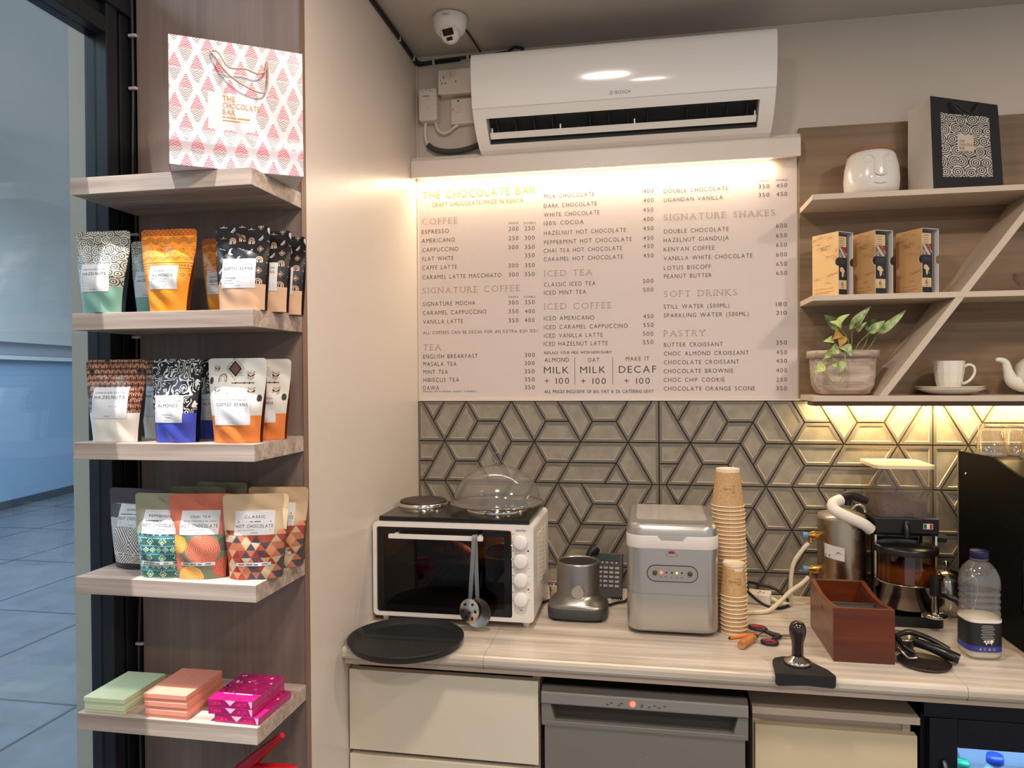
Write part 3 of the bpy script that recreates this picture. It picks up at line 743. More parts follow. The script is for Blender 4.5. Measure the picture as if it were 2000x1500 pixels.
def make_pouch(kind, pat, back, label, group, lines, wb=0.09, wt=0.114, D=0.052, seed=1.0, lab=(-0.033, 0.036, 0.038, 0.098), low=False, strip=False):
    t = thing('coffee_pouch', label, 'pouch', group=group)
    F, half, depth = pouch_fn(wb, wt, D, seed)
    mb = MB()
    mb.grid(lambda a, b: F(a * 2 - 1, b), 120, 180, 0, True, lambda a, b: pat((a * 2 - 1) * half(b) * 1000 * 110 / (wt * 1000), b * 160))
    def B(a, b):
        p = F(1 - a * 2, b); return (p[0], -p[1], p[2])
    mb.grid(B, 16, 24, 0, True, lambda a, b: back)
    ring = [F(i / 20 * 2 - 1, 0) for i in range(21)]; rb = [(p[0], -p[1], p[2]) for p in ring]
    mb.add(ring + rb, [(i, i + 1, 22 + i, 21 + i) for i in range(20)], 0, False, [back] * 20)
    obj('pouch_body', mb, mat('printed_film', (200, 200, 200), 0.34, attr=True, spec=0.45), t)
    x0, x1, z0, z1 = lab
    def S(x, z, o=0.0007):
        v = z / POUCH_H; u = max(-1, min(1, x / half(v))); p = F(u, v); return (x, p[1] - o, z)
    ml = MB(); ml.grid(lambda a, b: S(x0 + (x1 - x0) * a, z0 + (z1 - z0) * b), 16, 16)
    lb = obj('label', ml, mat('label_paper', (206, 204, 204), 0.55), t)
    mt = MB(); PT = lambda a, b: S(a, b, 0.0012)
    cx = (x0 + x1) / 2; w = x1 - x0; z = z1 - 0.009
    for s, cap, fw in lines:
        if s == '-': bar(mt, cx - w * fw / 2, cx - .004, z - cap, z - cap * .45, P=PT); bar(mt, cx - .001, cx + w * fw / 2, z - cap, z - cap * .45, P=PT)
        elif s: text(mt, s, cx - w * fw / 2, z - cap, cap, w * fw, P=PT, gap=.25)
        z -= cap + 0.0042
    k = 0
    while z > z0 + 0.008 and k < 7:
        bar(mt, x0 + 0.006, x1 - 0.006 - (0.012 if k % 3 == 2 else 0), z - 0.0007, z, P=PT); z -= 0.0052; k += 1
    bar(mt, cx - .007, cx + .007, z0 + .004, z0 + .0046, P=PT)
    obj('label_text', mt, mat('label_ink', (84, 80, 88), 0.6), lb)
    if strip:
        ms = MB(); ms.grid(lambda a, b: S(-0.032 + 0.064 * a, 0.0265 + 0.0065 * b), 12, 2)
        st = obj('label_strip', ms, mat('label_paper', (206, 204, 204), 0.55), t)
        mx = MB(); [bar(mx, -.028 + .0145 * q, -.028 + .0145 * q + (.011, .0125, .008, .0095)[q], .0288, .0306, P=PT) for q in range(4)]; obj('strip_text', mx, MATS['label_ink'], st)
    return t
G2, G3, G4 = 'pouches on the second shelf from the top', 'pouches on the middle shelf', 'hot chocolate pouches on the fourth shelf'
def put(t, x, y, z, rz=0): t.location = (x, y, z + 0.0005); t.rotation_euler = (0, 0, math.radians(rz)); return t
# second shelf
a = put(make_pouch('g', p_green, L((96, 112, 98)), 'sage green pouch with swirl pattern at the window end of the second shelf', G2, [('CHOCOLATE COATED', .003, .8), ('HAZELNUTS', .0055, .8)], wb=.080, lab=(-.036, .026, .040, .094), seed=.6), -1.073, -0.972, SHZ[1], 3)
dup(a, (-1.040, -0.862, SHZ[1] + .0005), 0, 'dim sage green swirl pouch standing behind, between the green and the orange front pouches')
b = put(make_pouch('o', p_orange, L((196, 116, 30)), 'bright orange pouch with zigzag pattern at the front of the second shelf', G2, [('CHOCOLATE COATED', .003, .85), ('ALMONDS', .0055, .75)], wb=.074, lab=(-.028, .028, .042, .088), seed=2.1), -0.938, -0.962, SHZ[1], 4)
dup(b, (-0.880, -0.862, SHZ[1] + .0005), -6 * PI / 180, 'shaded orange zigzag pouch behind, between the bright orange and the black pouches')
c = put(make_pouch('k', p_black, L((96, 74, 60)), 'black pouch with moon motifs and tan base at the front of the second shelf', G2, [('CHOCOLATE COATED', .003, .85), ('COFFEE BEANS', .0055, .85)], wb=.088, wt=.106, lab=(-.032, .032, .040, .096), seed=3.7), -0.784, -0.960, SHZ[1], 6)
dup(c, (-0.768, -0.905, SHZ[1] + .0005), 4 * PI / 180, 'middle one of the three black tan-based pouches, half hidden on the second shelf')
dup(c, (-0.768, -0.840, SHZ[1] + .0005), 2 * PI / 180, 'rearmost of the three black tan-based pouches, against the panel on the second shelf')
# middle shelf
d = put(make_pouch('b', p_brown, L((120, 104, 92)), 'cream based pouch with brown arch pattern at the window end of the middle shelf', G3, [('CHOCOLATE COATED', .003, .85), ('HAZELNUTS', .0058, .85)], wb=.096, wt=.130, lab=(-.040, .036, .046, .106), seed=4.4), -1.056, -0.962, SHZ[2], 2)
dup(d, (-1.006, -0.880, SHZ[2] + .0005), -3 * PI / 180, 'shaded arch patterned pouch behind, between the cream and the blue pouches')
e = put(make_pouch('s', p_squig, L((40, 44, 92)), 'blue based pouch with white squiggles on black at the front of the middle shelf', G3, [('CHOCOLATE COATED', .003, .85), ('ALMONDS', .0058, .7)], wb=.088, wt=.108, lab=(-.034, .028, .038, .090), seed=5.2), -0.927, -0.958, SHZ[2], -3)
dup(e, (-0.892, -0.868, SHZ[2] + .0005), 3 * PI / 180, 'shaded black and white squiggle pouch behind the blue based one')
f = put(make_pouch('l', p_leaf, L((170, 96, 46)), 'orange based pouch with leaf and diamond drawings at the front of the middle shelf', G3, [('CHOCOLATE COATED', .003, .85), ('COFFEE BEANS', .0058, .9)], wb=.092, wt=.118, lab=(-.036, .034, .034, .092), seed=6.3), -0.799, -0.957, SHZ[2], 3)
dup(f, (-0.790, -0.880, SHZ[2] + .0005), 5 * PI / 180, 'orange based leaf pouch standing behind at the wall end of the middle shelf')
# fourth shelf
def hc(s, mid='-'): return [(s, .0046, .52 if len(s) < 9 else .72), (mid, .0028, .84), ('HOT CHOCOLATE', .0058, .94)]
LB4 = (-.037, .037, .084, .128)
g = put(make_pouch('d', p_diam, L((60, 54, 60)), 'charcoal pouch with white nested diamonds at the window end of the fourth shelf', G4, hc('DARKEST'), wb=.100, wt=.136, lab=LB4, strip=True, seed=1.9), -1.056, -0.905, SHZ[3], -4)
h = put(make_pouch('n', p_knit, L((130, 126, 100)), 'sage pouch with green knitted pattern at the front of the fourth shelf', G4, hc('PEPPERMINT'), wb=.092, wt=.120, lab=LB4, strip=True, seed=2.8), -0.960, -0.957, SHZ[3], 2)
i_ = put(make_pouch('c', p_chai, L((190, 96, 70)), 'coral pouch with ringed circles at the front of the fourth shelf', G4, hc('CHAI TEA', 'RICH CHOCOLATE CHAI'), wb=.094, wt=.122, lab=LB4, strip=True, seed=3.3), -0.881, -0.952, SHZ[3], 12)
j_ = put(make_pouch('t', p_tri, L((176, 148, 112)), 'tan pouch with red and navy triangles at the front of the fourth shelf', G4, hc('CLASSIC'), wb=.098, wt=.124, lab=LB4, strip=True, seed=4.8), -0.775, -0.938, SHZ[3], 16)
dup(j_, (-0.776, -0.848, SHZ[3] + .0005), 8 * PI / 180, 'second tan triangle pouch standing behind at the wall end of the fourth shelf')
dup(h, (-0.945, -0.866, SHZ[3] + .0005), 3 * PI / 180, 'sage topped pouch just behind the coral pouch, nearer of the two there')
dup(h, (-0.918, -0.824, SHZ[3] + .0045), -2 * PI / 180, 'sage topped pouch at the panel behind the coral pouch, rearmost there')

# ---------------------------------------------------------------- flat chocolate boxes on the lowest shelf
def flat_box(name, label, group, w, l, h, m, x, y, z, rz=0, lidded=True, deco=None):
    t = thing(name, label, 'chocolate box', (x, y, z), math.radians(rz), group)
    if lidded:
        obj('tray', MB().box(-w / 2 + .0012, w / 2 - .0012, .0012, l - .0012, 0, h * .55), m, t)
        obj('lid', MB().box(-w / 2, w / 2, 0, l, h * .38, h), m, t, bevel=.0006)
    else: obj('wrapped_box', MB().box(-w / 2, w / 2, 0, l, 0, h), m, t, bevel=.0008)
    if deco: deco(t, w, l, h)
    return t
MG, MP = mat('celadon_card', (196, 206, 168), 0.5), mat('peach_card', (226, 146, 122), 0.5)
z0 = SHZ[4] + .0005
GB = 'flat chocolate boxes on the lowest shelf'
def ribbon(t, w, l, h): obj('embossed_mark', disc(MB(), 0, l * .72, .004, P=lambda a, b: (a, b, h + .0002), r0=.003), mat('emboss', (190, 110, 90), 0.5), t)
def scallop(t, w, l, h): pass
flat_box('chocolate_box', 'lower of the two pale green flat boxes beside the window', GB, .087, .128, .0145, MG, -1.071, -0.988, z0, 0)
flat_box('chocolate_box', 'upper of the two pale green flat boxes beside the window', GB, .088, .128, .0145, MG, -1.0715, -0.989, z0 + .0148, .5)
for k, nm in enumerate(('bottom', 'middle', 'top')):
    flat_box('chocolate_box', nm + ' one of the three stacked peach flat boxes', GB, .090, .124, .0150, MP, -0.938 - .001 * k, -0.988, z0 + .0153 * k, (-.6, .4, .9)[k], deco=ribbon if k == 2 else None)
def magenta(t, w, l, h):
    mb = MB(); rnd = random.Random(4)
    T = lambda a, b: (a, b, h + .0003)
    for k in range(26):
        x, y = rnd.uniform(-w / 2 + .006, w / 2 - .006), rnd.uniform(.035, l - .006); s = rnd.uniform(.0022, .0048); a0 = rnd.uniform(0, PI); n = rnd.choice((4, 4, 6, 14))
        mb.add([T(x + s * math.cos(a0 + 2 * PI * q / n), y + s * 1.2 * math.sin(a0 + 2 * PI * q / n)) for q in range(n)], [tuple(range(n))], k % 3)
    bar(mb, -.030, -.008, .0265, .0285, P=T, mi=2); bar(mb, -.004, .030, .0255, .0290, P=T, mi=2); bar(mb, -.016, .020, .0195, .0208, P=T, mi=0)
    S = lambda a, b: (a, -.0003, b)
    mb.add([S(-.011, h - .001), S(.011, h - .001), S(0, .003)], [(0, 1, 2)], 2)
    for x, s in ((-.03, .004), (-.022, .003), (.018, .0035), (.03, .003)): disc(mb, x, h * .45, s, P=S, mi=0, n=10)
    mb.add([S(w / 2 - .009, h - .001), S(w / 2 - .001, h - .001), S(w / 2 - .002, .001), S(w / 2 - .004, .001)], [(0, 1, 2, 3)], 2)
    obj('printed_motifs', mb, [mat('motif_red', (206, 40, 74), .4), mat('motif_rose', (206, 96, 128), .4), mat('motif_pale', (232, 186, 206), .4)], t)
MM = mat('magenta_wrap', (190, 26, 110), 0.28, var=.45, vscale=(70, 70, 70), rgb2=(140, 14, 84), coat=.3)
for k, (nm, x) in enumerate((('bottom', -0.7925), ('middle', -0.8050), ('top', -0.8055))):
    flat_box('chocolate_box', nm + ' one of the three stacked magenta patterned boxes', GB, .092, .122, .0142, MM, x, -0.985, z0 + .0145 * k, (-1, 0, .3)[k], False, magenta)

# ---------------------------------------------------------------- big patterned gift bag on the top shelf
def tree_print(x, z):  # mm
    wh, pk, tp = L((208, 204, 208)), L((214, 82, 94)), L((142, 126, 116))
    if 66 < x < 148 and 74 < z < 142: return wh
    cw = 19.0; c0 = math.floor(x / cw)
    for c in (c0, c0 - 1, c0 + 1):
        u = abs(x - (c + .5) * cw); v = (z + 36.5 * (c % 2)) % 73.0
        if 33 < v < 60 and u < 12.5 - (v - 33) * .42 and ((v - u * .8) % 4.3) < 2.3: return pk
        if 9 < v < 32 and u < 2.5 + (v - 9) * .44 and ((v + u * .8) % 4.3) < 2.0: return tp
    return wh
gb = thing('gift_bag', 'large white paper gift bag with pink and taupe tree pattern on the top display shelf', 'gift bag', (-0.883, -1.036, SHZ[0] + .0005), math.atan2(.128, .195))
WB, HB, DB = .236, .238, .10
def bagF(a, b):
    x = a * WB; z = b * HB
    y = .004 * math.sin(a * PI) * (.6 - b) - .005 * math.exp(-((b - .20) / .05) ** 2) * (1 - .3 * a) + .012 * max(0, b - .5) ** 2 * (1 - a) - .006 * max(0, .2 - b) * 5 * (1 - .4 * a)
    return (x, y, z)
mb = MB(); mb.grid(bagF, 240, 240, 0, True, lambda a, b: tree_print(a * 236, b * 238))
obj('front_panel', mb, mat('printed_card', (200, 200, 200), 0.32, attr=True, coat=.25), gb)
mb = MB(); mb.grid(lambda a, b: (WB - a * WB, DB * .9, b * HB), 4, 4)
obj('rear_panel', mb, mat('bag_white', (232, 226, 226), .4), gb)
mb = MB()
for xx, s in ((0, 1), (WB, -1)):
    mb.grid(lambda a, b: (xx + s * .022 * math.sin(a * PI) * b * b, (bagF(0 if s > 0 else 1, b)[1]) * (1 - a) + DB * .9 * a, b * HB), 8, 12)
obj('base', MB().box(0.001, WB - .001, .000, DB * .9, .0, .002), mat('bag_white', (232, 226, 226), .4), gb)
obj('side_gusset', mb, mat('bag_coral', (226, 116, 120), .45), gb)
lg = MB(); PB = lambda a, b: (a, bagF(a / WB, b / HB)[1] - .0006, b)
for k, (s, w) in enumerate((('THE', .022), ('CHOCOLATE', .066), ('BAR', .022))): text(lg, s, .091, .128 - .0125 * k, .0098, w, P=PB)
bar(lg, .091, .0955, .0968, .0992, P=PB); bar(lg, .0975, .115, .0968, .0992, P=PB); bar(lg, .117, .139, .0968, .0992, P=PB); bar(lg, .091, .122, .0912, .0930, P=PB)
obj('printed_name', lg, mat('gold_foil', (176, 140, 74), .3, .8), gb)
hd = MB(); hd.tube([(.072, -.002, .216), (.078, -.010, .205), (.100, -.012, .175), (.132, -.014, .155), (.165, -.010, .150), (.172, -.006, .185), (.170, -.003, .212)], .0016, 8, spline=6)
hd.tube([(.072, -.003, .216), (.084, -.012, .212), (.102, -.016, .186), (.13, -.016, .187), (.152, -.014, .182), (.166, -.010, .19), (.170, -.003, .212)], .0016, 8, spline=6)
obj('cord_handle', hd, mat('cord_beige', (176, 150, 128), .7), gb)

# red tool hanging below the lowest shelf
rt_ = thing('hand_tool', 'red plastic hand tool with two long jaws hanging below the lowest display shelf', 'tool', (-0.80, -0.86, 0.74))
MR = mat('red_plastic', (188, 20, 34), .3)
obj('jaw', MB().tube([(-.845, -.875, .745), (-.81, -.885, .775), (-.775, -.895, .806), (-.745, -.90, .832)], [.013, .012, .009, .006], 12, spline=4), MR, rt_, world=True)
obj('jaw', MB().tube([(-.85, -.875, .742), (-.80, -.885, .752), (-.75, -.90, .766), (-.715, -.90, .768)], [.013, .011, .009, .006], 12, spline=4), MR, rt_, world=True)
obj('handle', MB().tube([(-.845, -.875, .745), (-.88, -.87, .70), (-.90, -.865, .62)], [.014, .013, .010], 12, spline=4), MR, rt_, world=True)
obj('spring', MB().tube([(-.835, -.868, .772), (-.83, -.868, .79), (-.805, -.868, .792)], .0015, 8, spline=4), mat('steel_dark', (120, 110, 100), .4, .8), rt_, world=True)
obj('hanging_cord', MB().tube([(-.845, -.86, .76), (-.862, -.85, .80), (-.88, -.84, .8572)], .0012, 6, spline=4), mat('cord_red', (150, 60, 60), .6), rt_, world=True)
# ================================================================ MENU BOARD
mbd = thing('menu_board', 'large white printed menu board on the back wall under the light strip', 'menu board', (-0.175, -0.003, 1.468))
obj('board', MB().box(-0.7435, 0.3935, -0.0035, -0.0005, 1.4690, 2.199), mat('menu_white', (214, 200, 192), 0.6), mbd, world=True)
tg, ti = MB(), MB()
for s, x, z, w, cap, st in MENU:
    if st == 'g': text(tg, s, x, z, cap, w, gap=.18, thin=.004 if cap > .02 else .0, y=-.0041)
    elif st == 'h': obj('heading_lettering', text(MB(), s, x, z, cap, w, gap=.30, thin=-.003, serif=True, y=-.0041), mat('menu_taupe', (176, 158, 142), .6), mbd, world=True)
    elif st == 's': text(ti, s, x, z, cap, w, gap=.14, serif=True, y=-.0041)
    else: text(ti, s, x, z, cap, w, gap=.3, thin=-.006 if cap > .008 else 0, y=-.0041)
for x in (-0.2495, -0.135): bar(ti, x - .0006, x + .0006, 1.512, 1.595, y=-.0041)
obj('title_lettering', tg, mat('menu_gold', (168, 136, 40), .5), mbd, world=True)
obj('item_lettering', ti, mat('menu_brown', (62, 46, 38), .6), mbd, world=True)

# pelmet with the LED strip
pl = thing('light_pelmet', 'white boxed pelmet above the menu board with a warm light strip under it', 'light', (-0.175, -0.03, 2.155))
M_WHITE = mat('white_lacquer', (222, 212, 200), 0.4)
pp = [(-.0005, 2.2), (-.0005, 2.214), (-.052, 2.214), (-.064, 2.200), (-.064, 2.150), (-.052, 2.150), (-.052, 2.2)]
obj('housing', MB().prism(pp, -0.7435, 0.392, 'yz'), M_WHITE, pl, world=True)
obj('led_strip', MB().box(-0.73, 0.32, -.030, -.018, 2.1575, 2.1600), mat('led_warm', (255, 226, 178), .5, emit=14), pl, world=True)
obj('led_channel', MB().box(-0.742, 0.388, -.0515, -.0045, 2.1602, 2.1995), M_WHITE, pl, world=True)

# ================================================================ AIR CONDITIONER
ac = thing('air_conditioner', 'white split air conditioner mounted high on the back wall above the menu', 'air conditioner', (-0.105, -0.1, 2.205))
PF = [(-.001, 2.205), (-.050, 2.206), (-.085, 2.213), (-.112, 2.228), (-.135, 2.247), (-.155, 2.268), (-.170, 2.288), (-.178, 2.302), (-.186, 2.335), (-.192, 2.38), (-.195, 2.43), (-.190, 2.449), (-.175, 2.458), (-.150, 2.461), (-.001, 2.461)]
x0, x1 = -0.521, 0.309
M_AC = mat('ac_plastic', (240, 236, 230), 0.22, coat=.25)
NT = [PF[0], PF[1], PF[2], (-.104, 2.2228), (-.082, 2.264), (-.130, 2.302), (-.1635, 2.2790)] + PF[6:]
mb = MB()
for a, b, p in ((x0, x0 + .036, PF), (x1 - .040, x1, PF)): mb.prism(p, a, b, 'yz')
mb.prism(NT, x0 + .036, x1 - .040, 'yz')
obj('casing', mb, M_AC, ac, world=True)
FPp = [(p.x, p.y) for p in catmull([Vector(q) for q in ((-.1788, 2.3025), (-.1872, 2.335), (-.1932, 2.38), (-.1958, 2.42), (-.1950, 2.44), (-.1890, 2.453), (-.1762, 2.459))], 6)] + [(-.170, 2.452), (-.170, 2.31)]
obj('front_panel', MB().prism(FPp, x0 - .0005, x1 + .0005, 'yz', 0, True), mat('ac_gloss', (242, 238, 232), 0.10, coat=.6), ac, world=True)
mb = MB(); mb.prism([(-.0835, 2.2625), (-.1045, 2.2236), (-.1065, 2.2250), (-.0860, 2.2635)], x0 + .037, x1 - .041, 'yz'); mb.prism([(-.0835, 2.2630), (-.1305, 2.3005), (-.1330, 2.2985), (-.0850, 2.2610)], x0 + .037, x1 - .041, 'yz')
obj('air_outlet', mb, mat('ac_dark', (48, 52, 52), .5), ac, world=True)
mb = MB()
for k in range(14):
    x = x0 + .06 + k * .054
    if abs((k % 5) - 4) < 1 and k > 3: continue
    mb.prism([(-.087, 2.263), (-.124, 2.292), (-.130, 2.280), (-.103, 2.250)], x, x + .0015, 'yz')
obj('air_guides', mb, mat('ac_vane', (70, 74, 74), .5), ac, world=True)
mb = MB(); mb.prism([(-.1140, 2.2350), (-.1290, 2.2480), (-.1282, 2.2494), (-.1130, 2.2366)], x0 + .04, x1 - .044, 'yz')
obj('louver', mb, M_AC, ac, world=True)
mb = MB()
for x in (x0 + .045, x0 + .245, x0 + .455, x1 - .05): mb.box(x, x + .0035, -.130, -.118, 2.2495, 2.262)
obj('louver_hinge', mb, M_AC, ac, world=True)
mb = MB(); PA = lambda a, b: (a, -.1836 - (b - 2.318) * .25, b)
text(mb, 'BOSCH', -.116, 2.3150, .0080, .042, P=PA, gap=.2); disc(mb, -.1265, 2.319, .0052, P=PA, r0=.0043); disc(mb, -.1265, 2.319, .0026, P=PA, r0=.0018)
obj('maker_lettering', mb, mat('logo_grey', (120, 122, 124), .4), ac, world=True)

# ---------------------------------------------------------------- camera dome, ceiling cable, sockets
sc_ = thing('security_camera', 'white turret security camera fixed under the ceiling left of the air conditioner', 'security camera', (-0.570, -0.235, 2.545))
M_CAMW = mat('camera_white', (226, 222, 216), .3)
mb = MB(); mb.lathe([(0.0, -.001), (.046, -.001), (.048, -.006), (.047, -.022), (.042, -.040), (.030, -.052), (0, -.056)], n=40)
obj('base', mb, M_CAMW, sc_)
mb = MB(); mb.lathe([(.0, -.030), (.014, -.028), (.024, -.018), (.0285, 0), (.026, .014), (.020, .022), (.0185, .0225), (0, .0226)], n=36)
Mx = Matrix.Translation((.004, -.012, -.052)) @ Matrix.Rotation(math.radians(118), 4, 'X') @ Matrix.Rotation(math.radians(8), 4, 'Z')
eb = obj('eyeball', mb.xf(Mx), M_CAMW, sc_)
mb = MB(); mb.prism(rrect(-.0150, .0150, -.0035, .0145, .002), .0227, .0240, 'xy'); obj('lens_window', mb.xf(Mx), mat('lens_black', (14, 16, 18), .06), eb)
mb = MB(); mb.prism(rrect(-.0085, .0085, -.0165, -.0075, .001), .0227, .0238, 'xy'); obj('sensor_window', mb.xf(Mx), mat('lens_black', (14, 16, 18), .06), eb)
mb = MB(); text(mb, 'alhua', -.010, -.0165, .005, .02, P=lambda a, b: (a, -.0482, b), gap=.15); obj('maker_lettering', mb, mat('logo_grey', (120, 122, 124), .4), sc_)

cc = thing('ceiling_cable', 'black cable clipped along the ceiling edge past the security camera', 'cable', (-0.72, -0.1, 2.53))
M_BLK = mat('black_cable', (26, 26, 28), .45)
obj('cable', MB().tube([(-.7405, -.70, 2.537), (-.7405, -.305, 2.537), (-.7405, -.12, 2.533), (-.738, -.03, 2.528), (-.722, -.010, 2.522), (-.66, -.007, 2.527), (-.55, -.007, 2.530), (-.50, -.007, 2.531), (-.44, -.010, 2.534)], .0045, 10, spline=6), M_BLK, cc, world=True)
obj('cable', MB().tube([(-.7405, -.70, 2.5285), (-.7405, -.25, 2.527), (-.7402, -.06, 2.522), (-.735, -.012, 2.516), (-.70, -.006, 2.5185), (-.60, -.006, 2.522)], .0032, 8, spline=6), M_BLK, cc, world=True)
obj('camera_lead', MB().tube([(-.548, -.205, 2.5415), (-.54, -.11, 2.5410), (-.532, -.02, 2.537)], .0025, 8, spline=4), M_BLK, cc, world=True)
obj('cable_loop', MB().tube([(-.445, -.012, 2.534), (-.425, -.02, 2.5405), (-.40, -.02, 2.535), (-.41, -.02, 2.523), (-.425, -.015, 2.52)], .004, 8, spline=5), M_BLK, cc, world=True)
for p in ((-.7405, -.42, 2.535), (-.7405, -.17, 2.531), (-.738, -.045, 2.526), (-.685, -.008, 2.524), (-.575, -.008, 2.528), (-.515, -.008, 2.530)):
    obj('cable_clip', MB().box(p[0] - .004, p[0] + .004, p[1] - .004, p[1] + .003, p[2] - .010, p[2] + .009), mat('clip_white', (190, 188, 186), .5), cc, bevel=.001, world=True)

M_SOCK = mat('socket_white', (224, 214, 202), .3)
M_HOLE = mat('socket_hole', (30, 26, 24), .6)
so = thing('double_socket', 'white double wall socket on its box partly behind the left end of the air conditioner', 'socket', (-0.59, 0, 2.41))
obj('back_box', MB().box(-.660, -.53, -.034, -.0005, 2.410, 2.480), M_SOCK, so, bevel=.002, world=True)
fp = obj('face_plate', MB().box(-.662, -.528, -.043, -.0345, 2.407, 2.482), M_SOCK, so, bevel=.003, world=True)
mb = MB(); PS = lambda a, b: (a, -.0435, b)
for x, z, w, h in ((-.6435, 2.458, .0030, .0055), (-.6490, 2.4395, .0042, .003), (-.6375, 2.4395, .0042, .003)): bar(mb, x - w / 2, x + w / 2, z - h / 2, z + h / 2, P=PS)
bar(mb, -.6535, -.6515, 2.446, 2.449, P=PS); bar(mb, -.607, -.603, 2.441, 2.444, P=PS)
obj('pin_holes', mb, M_HOLE, so, world=True)
for x in (-.6245, -.6140): obj('rocker', MB().box(x - .0045, x + .0045, -.046, -.0432, 2.457, 2.473), M_SOCK, so, bevel=.001, world=True)
fs_ = thing('fused_switch', 'square white fused switch below the double socket beside the air conditioner', 'switch', (-0.59, 0, 2.32))
obj('plate', MB().box(-.6265, -.545, -.024, -.0005, 2.319, 2.398), M_SOCK, fs_, bevel=.004, world=True)
mb = MB(); PS2 = lambda a, b: (a, -.0246, b); bar(mb, -.606, -.599, 2.388, 2.3915, P=PS2); disc(mb, -.6195, 2.3645, .0016, P=PS2)
obj('indicator', mb, M_HOLE, fs_, world=True)
obj('rocker', MB().box(-.607, -.598, -.028, -.0242, 2.355, 2.373), M_SOCK, fs_, bevel=.001, world=True)
vp_ = thing('surge_protector', 'white plug in voltage protector box hanging in the wall corner by the sockets', 'adapter', (-0.70, 0, 2.33))
obj('case', MB().box(-.727, -.667, -.040, -.0005, 2.331, 2.432), M_SOCK, vp_, bevel=.008, seg=3, world=True)
mb = MB(); PS3 = lambda a, b: (a, -.0405, b)
for x in (-.713, -.700, -.687): disc(mb, x, 2.4215 + (.003 if x == -.700 else 0), .0016, P=PS3)
bar(mb, -.711, -.690, 2.4052, 2.4068, P=PS3)
obj('indicator', mb, M_HOLE, vp_, world=True)
obj('press_button', disc(MB(), -.6975, 2.371, .0022, P=lambda a, b: (a, -.0408, b)), mat('button_grey', (190, 180, 168), .4), vp_, world=True)
wl = thing('white_cable', 'white flex looping from the voltage protector to the fused switch', 'cable', (-0.66, -0.01, 2.3))
obj('flex', MB().tube([(-.676, -.018, 2.3305), (-.672, -.018, 2.31), (-.655, -.018, 2.296), (-.635, -.018, 2.299), (-.618, -.016, 2.312), (-.606, -.014, 2.3185)], .0042, 10, spline=6), M_SOCK, wl, world=True)
gp = thing('insulated_lead', 'white lead entering a dark grey foam sleeve that curves under the air conditioner', 'cable', (-0.66, -0.01, 2.25))
obj('flex', MB().tube([(-.710, -.018, 2.3305), (-.711, -.018, 2.30), (-.708, -.018, 2.275), (-.699, -.018, 2.258)], .0045, 10, spline=6), M_SOCK, gp, world=True)
obj('foam_sleeve', MB().tube([(-.702, -.018, 2.262), (-.68, -.018, 2.247), (-.645, -.018, 2.238), (-.60, -.018, 2.238), (-.56, -.018, 2.246), (-.53, -.018, 2.258)], .0085, 14, spline=6), mat('foam_grey', (70, 70, 68), .8), gp, world=True)

# ================================================================ WALL SHELVES ON THE RIGHT
W_BACK = wood('shelf_back_laminate', (142, 116, 86), (112, 88, 62), 'x', 10, 60, 0.5)
M_CREAM = mat('shelf_cream', (202, 184, 162), 0.45, var=.04, vscale=(20, 20, 20))
us = thing('wall_shelf_unit', 'wood backed wall shelf unit with three cream boards and a diagonal divider', 'shelf unit', (0.8, 0, 1.47))
obj('back_panel', MB().box(.3965, 1.60, -.0135, -.0005, 1.470, 2.242), W_BACK, us, bevel=.001, world=True)
ZS = (2.013, 1.747, 1.481)
for z in ZS: obj('shelf', MB().box(.3985, 1.60, -.180, -.0140, z - .0145, z), M_CREAM, us, bevel=.0006, world=True)
def diag(xa, za, xb, zb, th):
    d = Vector((xb - xa, zb - za)).normalized(); n = Vector((-d.y, d.x)) * th / 2
    # cut level at the shelf faces
    k = th / d.y
    return [(xa - k / 2, za), (xa + k / 2, za), (xb + k / 2, zb), (xb - k / 2, zb)]
obj('diagonal_board', MB().prism(diag(.571, 1.4812, .7545, 1.7323, .0165), -.1795, -.0142, 'xz'), M_CREAM, us, bevel=.0006, world=True)
obj('diagonal_board', MB().prism(diag(.7655, 1.7472, .9495, 1.9983, .0165), -.1795, -.0142, 'xz'), M_CREAM, us, bevel=.0006, world=True)
obj('light_rail', MB().box(.405, 1.60, -.150, -.075, 1.4535, 1.4662), mat('rail_brown', (112, 88, 66), .5), us, world=True)
ul = thing('under_shelf_light', 'warm yellow light strip fixed under the bottom wall shelf over the tiles', 'light', (1.0, -.045, 1.455))
obj('led_strip', MB().box(.42, 1.59, -.052, -.040, 1.4560, 1.4575), mat('led_yellow', (255, 216, 130), .5, emit=10), ul, world=True)
obj('profile', MB().box(.415, 1.60, -.058, -.034, 1.4577, 1.4660), M_CREAM, ul, world=True)

# face vase
fv = thing('face_vase', 'white ceramic face vase with wooden rim at the left end of the top wall shelf', 'vase', (.5665, -.096, ZS[0] + .0005), math.radians(3))
M_CER = mat('ceramic_white', (226, 220, 210), .16, coat=.3)
mb = MB(); mb.lathe([(0, .001), (.050, .001), (.062, .006), (.068, .02), (.070, .045), (.0675, .08), (.061, .108), (.0555, .1185), (.053, .1185), (.058, .10), (.062, .06), (.058, .015), (0, .010)], n=48)
obj('body', mb, M_CER, fv)
mb = MB(); mb.lathe([(0, .1190), (.0575, .1190), (.0592, .1205), (.0590, .1250), (.0565, .1270), (0, .1270)], n=48)
obj('rim', mb, mat('rim_wood', (150, 104, 66), .5), fv)
mb = MB()
def on(ang, z, r): return (r * math.sin(ang), -r * math.cos(ang), z)
mb.tube([on(-.62, .098, .0635), on(-.42, .104, .0625), on(-.24, .098, .0640), on(-.17, .085, .0665), on(-.16, .050, .0715)], [.0018, .0026, .0028, .0028, .003], 10, spline=5)
